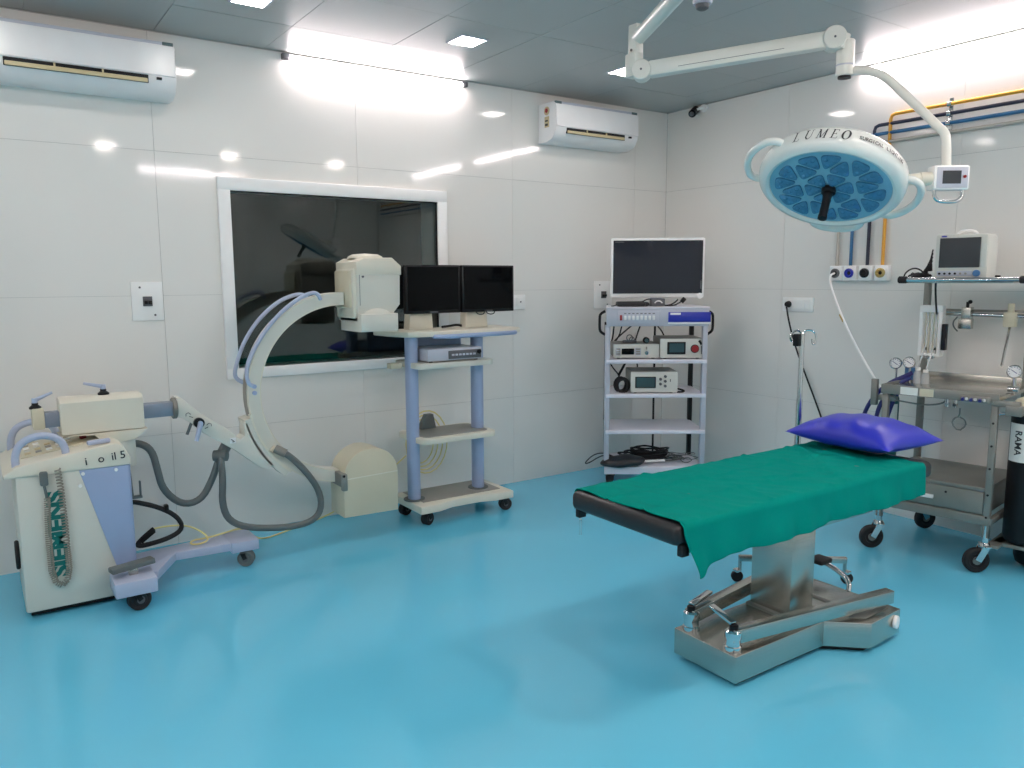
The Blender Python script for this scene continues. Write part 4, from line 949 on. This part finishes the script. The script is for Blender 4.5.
for x, y, a in ((.015, -.015, 2.36), (.015, -AW + .015, 2.30), (AD - .02, -.05, -.6), (AD - .02, -AW + .02, -.8)):
    c_, s_ = math.cos(a), math.sin(a)
    f = aobj('castor', MB().cyl((x, y, .27), (x, y, .15), .017, n=14).lathe([(0, 0), (.028, 0), (.030, .012), (.02, .03), (0, .03)], (x, y, .132), (0, 0, 1), 16)
        .bar(V(x - s_ * .026, y + c_ * .026, .145), V(x + c_ * .04 - s_ * .026, y + s_ * .04 + c_ * .026, .068), .035, .005, up=(-s_, c_, 0))
        .bar(V(x + s_ * .026, y - c_ * .026, .145), V(x + c_ * .04 + s_ * .026, y + s_ * .04 - c_ * .026, .068), .035, .005, up=(-s_, c_, 0))
        .bar(V(x - s_ * .045, y + c_ * .045, .147), V(x + s_ * .045, y - c_ * .045, .147), .03, .008, .002), 'chrome', an)
    cc = V(x + c_ * .04, y + s_ * .04, .066); ax = V(-s_, c_, 0)
    aobj('wheel', MB().lathe([(0, -.012), (.036, -.012), (.04, -.019), (.058, -.019), (.066, -.011), (.066, .011), (.058, .019), (.04, .019), (.036, .012), (0, .012)], cc, ax, 28), 'rubber', f)
    aobj('hub', MB().cyl(cc - ax * .018, cc + ax * .018, .022, n=16), 'galv', f)
# upper gallery: monitor shelf, rail, flow meter
aobj('monitor_shelf', MB().box(.13, AD, -AW + .01, -.01, 1.515, 1.53, .002), 'steel', an)
aobj('front_bar', MB().cyl((.13, -.02, 1.533), (.13, -AW - .04, 1.533), .0125, n=16), 'chrome', an)
for a, b_ in ((-.0, -.046), (-AW - .02, -AW - .12)):
    aobj('bar_grip', MB().cyl((.13, a, 1.533), (.13, b_, 1.533), .020, n=18, bev=.004), 'rubber', an)
aobj('bar_knob', MB().cyl((.2, -.475, 1.53), (.2, -.475, 1.556), .014, n=14, bev=.003), 'black', an)
aobj('cross_rail', MB().cyl((AD - .05, -.07, 1.338), (AD - .05, -AW - .04, 1.328), .0135, n=16), 'chrome', an)
aobj('cross_rail', MB().box(AD - .03, AD - .015, -AW, -.03, 1.347, 1.362, .002), 'galv', an)
cl = aobj('rail_clamp', MB().box(AD - .085, AD - .03, -.275, -.225, 1.30, 1.375, .004).box(AD - .10, AD - .05, -.285, -.215, 1.25, 1.31, .005), 'steel', an)
aobj('clamp_knob', MB().cyl((AD - .06, -.25, 1.37), (AD - .06, -.25, 1.405), .009, n=12).sphere((AD - .06, -.262, 1.405), .012), 'black', cl)
aobj('clamp_wire', MB().tube([(AD - .09, -.21, 1.32), (AD - .10, -.19, 1.29), (AD - .10, -.195, 1.26), (AD - .09, -.215, 1.235)], .004, 8, 2), 'hose', cl)
cl2 = aobj('rail_clamp', MB().box(AD - .085, AD - .03, -AW + .075, -AW + .135, 1.27, 1.35, .004).box(AD - .07, AD - .045, -AW + .09, -AW + .12, 1.35, 1.40, .003), 'cream2', an)
aobj('drop_tube', MB().cyl((AD - .06, -AW + .105, 1.27), (.20, -AW + .05, 1.08), .007, n=10), 'chrome', cl2)
fm = aobj('flow_meter', MB().box(.38, .44, -.16, -.037, 1.345, 1.385, .003).box(.38, .44, -.057, -.037, 1.09, 1.345, .002).box(.38, .44, -.16, -.14, 1.09, 1.345, .002).box(.38, .44, -.14, -.057, 1.09, 1.105, .002), 'white', an)
aobj('back_plate', MB().box(.425, .435, -.14, -.057, 1.105, 1.345), 'cream', fm, smooth=False)
for y in (-.075, -.099, -.123):
    aobj('flow_tube', MB().cyl((.405, y, 1.105), (.405, y, 1.345), .007, n=10), 'clear', fm)
    aobj('flow_knob', MB().cyl((.395, y, 1.085), (.37, y, 1.085), .010, n=12), 'chrome', fm)
for y in (-.075, -.123): aobj('float', MB().cyl((.40, y, 1.125), (.40, y, 1.14), .008, n=8), 'black', fm)
aobj('black_scale', MB().box(.36, .40, -.19, -.168, 1.13, 1.28, .002), 'black', an)
aobj('selector_knob', MB().cyl((.34, -.02, 1.02), (.34, -.02, 1.065), .022, n=16, bev=.004).cyl((.34, -.02, .95), (.34, -.02, 1.02), .030, n=18), 'blueknob', an)
# underside hooks and fittings
aobj('bent_rod', MB().tube([(.02, -.06, TZ - .05), (.02, -.065, TZ - .085), (.02, -.10, TZ - .09), (.02, -.22, TZ - .098), (.02, -.31, TZ - .08), (.02, -.325, TZ - .05)], .0045, 8, 2), 'hose', an)
for y in (-.335, -.375):
    aobj('tap', MB().cyl((.0, y, TZ - .045), (.0, y, TZ - .09), .012, n=12).cyl((-.015, y, TZ - .075), (.02, y, TZ - .075), .009, n=10), 'chrome', an)
aobj('hanging_hook', MB().tube([(.0, -.40, TZ - .09), (.0, -.40, TZ - .135), (.0, -.372, TZ - .15), (.0, -.365, TZ - .18), (.0, -.40, TZ - .215), (.0, -.435, TZ - .18), (.0, -.428, TZ - .15), (.0, -.402, TZ - .137)], .004, 8, 1), 'hose', an)
aobj('fitting_block', MB().box(-.035, -.012, -AW + .03, -.405, TZ - .045, TZ - .018, .004), 'galv', an)
for k in range(6):
    y = -.42 - .02 * k
    aobj('fitting', MB().cyl((-.035, y, TZ - .032), (-.055, y - .004, TZ - .036 + .006 * (k % 2)), .008, n=10), ['hosepurple', 'chrome'][k % 2], an)
aobj('yoke', MB().box(-.02, .02, -AW - .10, -AW + .02, TZ - .06, TZ - .03, .004).box(-.03, .03, -AW - .115, -AW - .04, TZ - .10, TZ - .05, .005), 'galv', an)
aobj('yoke_handle', MB().cyl((.0, -AW - .01, TZ - .10), (.0, -AW - .07, TZ - .085), .007, n=10), 'chrome', an)
aobj('yoke', MB().box(.19, .235, .0, .13, .83, .86, .004).box(.17, .20, .10, .135, .80, .955, .003), 'galv', an)
def gauge(c, ax, par, r=.034):
    c = AR @ Vector(c); ax = Vector(ax).normalized()
    g_ = obj('gauge', MB().lathe([(0, 0), (r, 0), (r, .02), (r - .004, .024), (r - .006, .018), (0, .018)], c, ax, 24), 'chrome', par)
    obj('dial_face', MB().cyl(c + ax * .0182, c + ax * .0195, r - .007, n=22), 'whiteink', g_)
    f = frame(c + ax * .021, ax.cross(V(0, 0, 1)), (0, 0, 1))
    mb = MB().bar(V(-.012, -.008, 0), V(.014, .010, 0), .003, .001, up=(0, 0, 1))
    for k in range(9):
        a = math.radians(-30 + 30 * k); mb.bar(V(math.cos(a) * (r - .014), math.sin(a) * (r - .014), 0), V(math.cos(a) * (r - .009), math.sin(a) * (r - .009), 0), .003, .001, up=(0, 0, 1))
    mb.bm.transform(f); obj('pointer', mb, 'hosepurple', g_, smooth=False)
    return g_
g1 = gauge((.25, .03, 1.05), (-.93, -.32, 0), an); g2 = gauge((.25, -.045, 1.06), (-.93, -.32, 0), an)
aobj('gauge_stem', MB().cyl((.26, .03, .90), (.26, .03, 1.03), .006, n=10).cyl((.26, -.045, .92), (.26, -.045, 1.04), .006, n=10).box(.235, .285, -.06, .05, .895, .925, .004), 'chrome', an)
g3 = gauge((.20, -.587, 1.055), (-.93, -.32, 0), an, .036)
aobj('gauge_stem', MB().cyl((.21, -.587, .93), (.21, -.587, 1.03), .009, n=12).cyl((.21, -.56, .96), (.21, -.61, .96), .016, n=14), 'chrome', an)
# loose things on the trolley
t = ath('patient_monitor', 'pale grey patient monitor with dark screen on the steel gallery shelf', 'monitor', (.30, -.26, 1.53))
prf = [(-.175, 1.535), (-.435, 1.535), (-.435, 1.752), (-.425, 1.772), (-.185, 1.78), (-.175, 1.77)]
aobj('case', MB().prism([(y, z) for y, z in prf], .155, .32, 'yz', .008), 'dev', t)
aobj('rear_case', MB().prism([(-.185, 1.54), (-.425, 1.54), (-.425, 1.735), (-.40, 1.762), (-.195, 1.765)], .315, .36, 'yz', .008), 'dev', t)
aobj('screen', MB().box(.1515, .157, -.398, -.198, 1.598, 1.756), 'screen2', t, smooth=False)
aobj('side_bezel', MB().box(.150, .158, -.430, -.405, 1.60, 1.76, .002), 'dev', t)
aobj('button_strip', MB().box(.1515, .157, -.365, -.19, 1.552, 1.58, .003), 'silver', t)
for k in range(6): aobj('button', MB().cyl((.152, -.205 - k * .026, 1.566), (.147, -.205 - k * .026, 1.566), .0062, n=10), 'black' if k < 4 else 'devtop', t)
aobj('dial', MB().cyl((.153, -.388, 1.567), (.138, -.388, 1.567), .018, n=20, bev=.003), 'blueknob', t)
aobj('logo', MB().box(.1512, .156, -.23, -.205, 1.762, 1.769), 'cobalt', t, smooth=False)
aobj('carry_handle', MB().tube([(.22, -.26, 1.776), (.22, -.275, 1.792), (.22, -.31, 1.797), (.22, -.345, 1.792), (.22, -.36, 1.776)], .007, 10, 2), 'white', t)
t = ath('monitor_leads', 'tangle of black monitor leads on the gallery shelf left of the patient monitor', 'cable', (.25, -.06, 1.53))
mb = MB()
mb.tube([(.20, .0, 1.54), (.20, -.01, 1.575), (.20, -.05, 1.60), (.20, -.09, 1.59), (.20, -.115, 1.56), (.20, -.12, 1.54)], .0045, 7, 2)
for k in range(7):
    rx = rnd.uniform(.03, .05); ry = rnd.uniform(.03, .06)
    mb.tube([(.25 + rx * math.cos(2 * PI * i / 14), -.07 + ry * math.sin(2 * PI * i / 14), 1.537 + .005 * k + .004 * math.sin(i * 1.7 + k)) for i in range(14)], .0045, 6, 0, True)
for k in range(4): mb.tube([(.24, -.10 + .008 * k, 1.55), (.235, -.125, 1.60 + .01 * k), (.24, -.135, 1.64 + .02 * k)], .004, 6, 1)
mb.tube([(.15, -.19, 1.52), (.17, -.185, 1.47), (.25, -.165, 1.40), (.32, -.15, 1.34)], .0055, 7, 1)
o = aobj('leads', mb, 'rubber', t)
aobj('connector', MB().bar((.235, -.128, 1.58), (.235, -.125, 1.625), .02, .022, .004), 'black', t)
for k, (y, h) in enumerate(((-.085, .075), (-.128, .065))):
    t = ath('suction_jar', ['clear plastic jar with a tube on the trolley tray, left of two', 'clear plastic jar with a tube on the trolley tray, right of two'][k], 'jar', (.27, y, TZ - .012), 'clear jars on the trolley tray')
    aobj('jar', MB().lathe([(0, 0), (.022, 0), (.022, h * .7), (.014, h), (0, h)], (.27, y, TZ - .012), (0, 0, 1), 18), 'clear', t)
    aobj('lid', MB().cyl((.27, y, TZ - .012 + h), (.27, y, TZ + .004 + h), .014, n=14), 'white', t)
    aobj('tube', MB().tube([(.27, y, TZ + h), (.28, y - .01, TZ + h + .05), (.33, y - .012, TZ + h + .13)], .0045, 7, 2), 'clear', t)
aobj_ = None
t = ath('blue_hoses', 'dark blue corrugated breathing hoses looped at the left side of the trolley', 'hose', (.2, .1, .8))
for k, pts in enumerate(([(.20, .20, .45), (.20, .195, .60), (.20, .185, .72), (.20, .14, .83), (.22, .06, .93), (.24, -.04, .985), (.25, -.065, 1.0)], [(.20, .11, .50), (.20, .11, .66), (.20, .10, .78), (.21, .05, .88), (.23, -.03, .955), (.24, -.06, .97)],
                      [(.22, .05, .55), (.22, .05, .70), (.22, .03, .82), (.24, -.02, .93)])):
    aobj('hose', MB().tube(pts, .012, 10, 2), 'hosepurple', t)
def gas_cyl(x, y, z0, h, r, m, label, word, lab_z, neck='cream2', local=True):
    c = AR @ V(x, y, 0)
    t = thing('gas_cylinder', label, 'gas cylinder', (c.x, c.y, z0))
    obj('body', MB().lathe([(0, .0), (r * .55, .0), (r * .9, r * .25), (r, r * .6), (r, h - r * .9), (0, h - r * .9)], (c.x, c.y, z0), (0, 0, 1), 36), m, t)
    obj('shoulder', MB().lathe([(0, h - r * .9), (r * 1.001, h - r * .9), (r * .97, h - r * .55), (r * .78, h - r * .2), (r * .38, h), (r * .30, h + .015), (0, h + .015)], (c.x, c.y, z0), (0, 0, 1), 36), neck, t)
    obj('valve', MB().cyl((c.x, c.y, z0 + h + .01), (c.x, c.y, z0 + h + .07), r * .22, n=14).cyl((c.x - .03, c.y, z0 + h + .045), (c.x + .03, c.y, z0 + h + .045), r * .15, n=12), 'brass', t)
    view = math.atan2(-4.846 - c.y, -4.906 - c.x)
    a0, a1 = view - 1.25, view + .95
    lm = MB(); N_ = 14
    for i in range(N_):
        p0 = a0 + (a1 - a0) * i / N_; p1 = a0 + (a1 - a0) * (i + 1) / N_
        R_ = r + .0012
        lm.quad([(c.x + R_ * math.cos(p), c.y + R_ * math.sin(p), z) for p, z in ((p0, lab_z[0]), (p1, lab_z[0]), (p1, lab_z[1]), (p0, lab_z[1]))])
    bmesh.ops.remove_doubles(lm.bm, verts=list(lm.bm.verts), dist=1e-5)
    lo = obj('label', lm, 'paper', t)
    hh = (lab_z[1] - lab_z[0])
    b = text_bm(word, hh * .24, .0006, .0008)
    pa = view - (.55 if r > .06 else .35)
    o_ = V(c.x + (r + .0025) * math.cos(pa), c.y + (r + .0025) * math.sin(pa), (lab_z[0] + lab_z[1]) / 2)
    tang = V(-math.sin(pa), math.cos(pa), 0)
    b.transform(frame(o_, (0, 0, -1), tang) if True else None)
    obj('lettering', b, 'ink', lo, smooth=False)
    if r > .06:
        mk = MB()
        for k in range(3):
            p = view + .15 + .16 * k
            mk.cyl((c.x + (r + .001) * math.cos(p), c.y + (r + .001) * math.sin(p), lab_z[1] - .07 - .03 * k), (c.x + (r + .0028) * math.cos(p), c.y + (r + .0028) * math.sin(p), lab_z[1] - .07 - .03 * k), .014 + .004 * k, n=12)
        obj('stamp', mk, 'cylteal', lo, smooth=False)
    return t
gas_cyl(.16, -.685, .15, .785, .085, 'black', 'black gas cylinder with a white label hanging on the right side of the steel trolley', 'RAMA', (.60, .80))
gas_cyl(.30, -.725, .0, .86, .10, 'black', 'black gas cylinder standing on the floor behind the hanging one at the right edge', 'RAMA', (.40, .6))
gas_cyl(.26, .055, .32, .55, .050, 'cylteal', 'slim teal gas cylinder with a white label behind the left post of the trolley', 'RAMA', (.60, .81), 'cylteal')
aobj('cylinder_cradle', MB().box(.02, .30, -.62, -.56, .135, .152, .004).box(.10, .22, -.76, -.57, .132, .152, .004), 'galv', an)
aobj('cylinder_cradle', MB().box(.18, .32, -.012, .11, .302, .322, .004), 'galv', an)

# ------------------------------------------------------------------ surgical lamp
LC = V(-2.078, -2.938, 1.892)
e1 = V(.5604, -.8098, -.1739); e2 = V(.6687, .5662, -.4819)
LF = frame(LC, e1, e2) @ Matrix.Diagonal((.92, .92, .95, 1))
sl = thing('surgical_lamp', 'round white surgical lamp with blue lens face hanging from a jointed arm', 'surgical lamp', (-2.70, -2.76, 2.602))
def lobj(name, mb, m, par, **k):
    bm = mb.bm if isinstance(mb, MB) else mb
    bm.transform(LF); return obj(name, bm, m, par, **k)
head = lobj('lamp_head', MB().lathe([(.246, .012), (.250, .0), (.262, -.005), (.280, .0), (.296, .018), (.302, .045), (.298, .075), (.28, .098), (.24, .115), (.12, .135), (0, .14)], n=72), 'lampbody', sl)
face = lobj('lens_plate', MB().lathe([(.249, .010), (.247, .006), (0, .004)], n=72), 'lampface', sl)
# 24 rounded triangular lens cells
hexv = []
def hexmap(p):
    r = p.length
    if r < 1e-6: return p.copy()
    th = math.degrees(math.atan2(p.y, p.x)) % 60
    h = math.cos(math.radians(30)) / math.cos(math.radians(th - 30))
    k = min(1, r / (2 * h)) ** 2
    return p * (1 + (1 / h - 1) * k)
cell_scale = .234 / 2.0
A_, B_ = V(1, 0, 0), V(.5, math.sqrt(3) / 2, 0)
rotc = Matrix.Rotation(math.radians(12), 3, 'Z')
for i in range(-3, 3):
    for j in range(-3, 3):
        base = A_ * i + B_ * j
        for tri in ((base, base + A_, base + B_), (base + A_, base + A_ + B_, base + B_)):
            cen = (tri[0] + tri[1] + tri[2]) / 3
            th = math.degrees(math.atan2(cen.y, cen.x)) % 60
            if cen.length > 2 * math.cos(math.radians(30)) / math.cos(math.radians(th - 30)): continue
            P3 = [cen + (v - cen) * .80 for v in tri]
            out = []
            for k in range(3):
                p0, p1, p2 = P3[k - 1], P3[k], P3[(k + 1) % 3]
                for q in range(5):
                    a = q / 4
                    s0 = p1.lerp(p0, .30); s1 = p1.lerp(p2, .30)
                    out.append(s0 * (1 - a) ** 2 + p1 * 2 * a * (1 - a) + s1 * a * a)
                out.append(p1.lerp(p2, .5))
            pts = [rotc @ (hexmap(v) * cell_scale) for v in out]
            mb = MB().prism([(v.x, v.y) for v in pts], -.003, .007, 'xy', .0025)
            cc = sum(pts, V(0, 0, 0)) / len(pts)
            for k in range(3):
                q = pts[k * 6 + 2].lerp(cc, .55); mb.sphere((q.x, q.y, -.002), .011, (1, 1, .45), 8)
            lobj('lens_cell', mb, 'ledcell', sl)
lobj('center_boss', MB().cyl((0, 0, .006), (0, 0, -.02), .030, n=24, bev=.004), 'black', sl)
lobj('grip', MB().lathe([(0, -.015), (.018, -.015), (.020, -.03), (.017, -.045), (.017, -.125), (.019, -.13), (.019, -.142), (0, -.145)], n=24), 'black', sl)
for a0, a1, rm in ((-192, -138, .362), (-12, 42, .365), (58, 100, .378)):
    a0, a1 = math.radians(a0), math.radians(a1)
    def pt(a, r, z): return (r * math.cos(a), r * math.sin(a), z)
    am = (a0 + a1) / 2; q = (a1 - a0)
    lobj('rim_handle', MB().tube([pt(a0, .285, .055), pt(a0 + .02 * q, .325, .052), pt(a0 + .14 * q, rm - .012, .05), pt(a0 + .38 * q, rm, .05), pt(a0 + .62 * q, rm, .05), pt(a0 + .86 * q, rm - .012, .05), pt(a1 - .02 * q, .325, .052), pt(a1, .285, .055)], .0155, 14, 2), 'lampbody', sl)
# lettering on the rim
def rim_frame(a, z=.049, r=.3055):
    t = V(-math.sin(a), math.cos(a), 0); o = V(r * math.cos(a), r * math.sin(a), z)
    return frame(o, t, (0, 0, 1))
def glyph(strokes, w):
    mb = MB()
    for s in strokes:
        if s[0] == 'o':
            _, cx, cy, rx, ry = s; N_ = 22
            for i in range(N_):
                a, b = 2 * PI * i / N_, 2 * PI * (i + 1) / N_
                def th(a): return .10 + .10 * abs(math.cos(a - .3))
                mb.quad([(cx + rx * math.cos(a), cy + ry * math.sin(a), 0), (cx + rx * math.cos(b), cy + ry * math.sin(b), 0), (cx + (rx - th(b)) * math.cos(b), cy + (ry - th(b) * .6) * math.sin(b), 0), (cx + (rx - th(a)) * math.cos(a), cy + (ry - th(a) * .6) * math.sin(a), 0)])
        else:
            x0, y0, x1, y1, ww = s; d = V(x1 - x0, y1 - y0, 0).normalized(); n_ = V(-d.y, d.x, 0) * ww / 2
            mb.quad([V(x0, y0, 0) + n_, V(x0, y0, 0) - n_, V(x1, y1, 0) - n_, V(x1, y1, 0) + n_])
    return mb
TH, TN, SE = .12, .05, .045
G = {'L': [(.2, 0, .2, 1, TH), (0, .02, .62, .02, SE), (.60, 0, .64, .24, SE), (.05, .98, .38, .98, SE)],
     'U': [(.15, .25, .15, 1, TH), (.15, .28, .30, .06, TH), (.28, .04, .50, .04, TH * .7), (.50, .05, .64, .28, TN), (.64, .25, .64, 1, TN), (0, .98, .32, .98, SE), (.52, .98, .78, .98, SE)],
     'M': [(.12, 0, .18, 1, TN), (.18, 1, .45, .05, TH), (.45, .05, .78, 1, TN), (.78, 0, .78, 1, TH), (0, .02, .25, .02, SE), (.64, .02, .92, .02, SE), (.06, .98, .22, .98, SE), (.74, .98, .92, .98, SE)],
     'E': [(.18, 0, .18, 1, TH), (.02, .02, .62, .02, SE), (.02, .98, .58, .98, SE), (.18, .52, .46, .52, SE), (.60, 0, .64, .22, SE), (.57, .78, .58, 1, SE), (.46, .42, .46, .62, SE)],
     'O': [('o', .42, .5, .42, .52)]}
let = bmesh.new()
def put(mb_bm, a, size, z):
    f = rim_frame(a, z)
    mb_bm.transform(f @ Matrix.Diagonal((size, size, 1, 1)))
    me = bpy.data.meshes.new('t'); mb_bm.to_mesh(me); mb_bm.free(); let.from_mesh(me); bpy.data.meshes.remove(me)
for ch, a in zip('LUMEO', (-122, -113, -104, -94, -86.5)):
    g_ = glyph(G[ch], 1).bm
    g_.transform(Matrix.Translation((-.4, -.5, 0)) @ Matrix(((1, .22, 0, -.1), (0, 1, 0, 0), (0, 0, 1, 0), (0, 0, 0, 1))))
    g_.transform(rim_frame(math.radians(a), .046) @ Matrix.Diagonal((.042, .042, 1, 1)))
    lobj('letter', g_, 'ink', sl, smooth=False)
txt = 'SURGICAL LIGHTING'
for k, ch in enumerate(txt):
    if ch == ' ': continue
    put(text_bm(ch, .021, 0.0004, .0003), math.radians(-76 + 40 * k / (len(txt) - 1)), 1, .046)
lobj('fine_lettering', let, 'ink', sl, smooth=False)['kind'] = 'stuff'
# yoke stub, control box, hanger tube
BX = V(.8242, -.5663, 0).normalized(); BN = V(-.5663, -.8242, 0).normalized()
bc_ = V(-1.667, -3.188, 1.936)
BF = frame(bc_, BX, (0, 0, 1))
def bobj(name, mb, m, par, **k):
    mb.bm.transform(BF); return obj(name, mb, m, par, **k)
obj('swivel', MB().cyl(bc_ - BX * .06, bc_ - BX * .115 + V(0, 0, -.002), .026, n=22, bev=.003).cyl(bc_ - BX * .11, bc_ - BX * .20 - V(0, 0, .01), .022, n=20), 'cream', sl)
cb = bobj('control_box', MB().box(-.07, .07, -.047, .047, -.03, .03, .007), 'white', sl)
bobj('fascia', MB().box(-.060, .062, -.040, .040, .029, .0325, .001), 'silver', cb)
bobj('screen', MB().box(-.038, .034, -.024, .026, .031, .0345), 'screen2', cb, smooth=False)
bobj('button', MB().cyl((.048, .003, .032), (.048, .003, .037), .006, n=12), 'darkred', cb)
bobj('box_handle', MB().tube([(-.058, -.045, .01), (-.056, -.075, .012), (-.035, -.092, .013), (.035, -.092, .013), (.053, -.075, .012), (.055, -.045, .01)], .0075, 10, 2), 'chrome', cb)
obj('hanger_tube', MB().tube([(-1.673, -3.182, 1.98), (-1.665, -3.172, 2.08), (-1.655, -3.158, 2.118), (-1.660, -3.130, 2.145), (-1.676, -3.09, 2.195), (-1.705, -2.995, 2.30), (-1.719, -2.95, 2.353), (-1.735, -2.905, 2.388), (-1.765, -2.86, 2.402), (-1.805, -2.80, 2.404)], .0175, 16, 2), 'arm', sl)
k2 = V(-1.803, -2.80, 0)
kn = obj('knuckle', MB().cyl((k2.x, k2.y, 2.385), (k2.x, k2.y, 2.53), .036, n=26, bev=.004), 'arm', sl)
obj('knuckle_plug', MB().cyl((k2.x, k2.y, 2.387), (k2.x, k2.y, 2.376), .027, n=20), 'black', kn)
obj('knuckle_ring', MB().cyl((k2.x, k2.y, 2.425), (k2.x, k2.y, 2.431), .0375, n=26), 'silver', kn)
J1 = V(-2.378, -2.185, 2.455); J2 = V(-1.852, -2.775, 2.532)
dj = (J2 - J1); hz = V(dj.x, dj.y, 0).normalized(); nrm = V(-hz.y, hz.x, 0)
if nrm.dot(V(-.56, -.82, 0)) < 0: nrm = -nrm
obj('spring_arm', MB().bar(J1 + dj.normalized() * .03, J2 - dj.normalized() * .02, .062, .068, .012), 'arm', sl)
obj('spring_arm_seam', MB().bar(J1 + dj * .2 + nrm * .0312 - V(0, 0, .012), J2 - dj * .25 + nrm * .0312 - V(0, 0, .012), .001, .002), 'hose', sl, smooth=False)
for J, r, nm in ((J1, .043, 'lower'), (J2, .047, 'upper')):
    d_ = obj('joint_cover', MB().cyl(J - nrm * .038, J + nrm * .040, r, n=36, bev=.004), 'arm', sl)
    obj('cover_screw', MB().cyl(J + nrm * .039, J + nrm * .0415, .005, n=8), 'gridgrey', d_)
obj('joint_link', MB().bar(J2 + V(0, 0, .0), V(k2.x, k2.y, 2.515), .06, .07, .01), 'arm', sl)
obj('drop_bracket', MB().box(-2.425, -2.372, -2.19, -2.125, 2.43, 2.53, .006).bar(J1, (-2.395, -2.16, 2.455), .05, .07, .008), 'arm', sl)
br = obj('pivot_bracket', MB().box(-2.412, -2.368, -2.185, -2.13, 2.50, 2.655, .006), 'arm', sl)
obj('bracket_screw', MB().cyl((-2.412, -2.155, 2.545), (-2.416, -2.155, 2.545), .006, n=8).cyl((-2.39, -2.185, 2.52), (-2.39, -2.189, 2.52), .006, n=8), 'gridgrey', br)
obj('horizontal_arm', MB().cyl((-2.382, -2.165, 2.60), (-2.86, -3.07, 2.60), .031, n=24), 'arm', sl)
obj('ceiling_column', MB().cyl((-2.86, -3.07, 2.55), (-2.86, -3.07, 2.85), .05, n=28, bev=.004), 'arm', sl)
obj('ceiling_flange', MB().cyl((-2.86, -3.07, 2.85), (-2.86, -3.07, H), .13, .15, n=32), 'arm', sl)
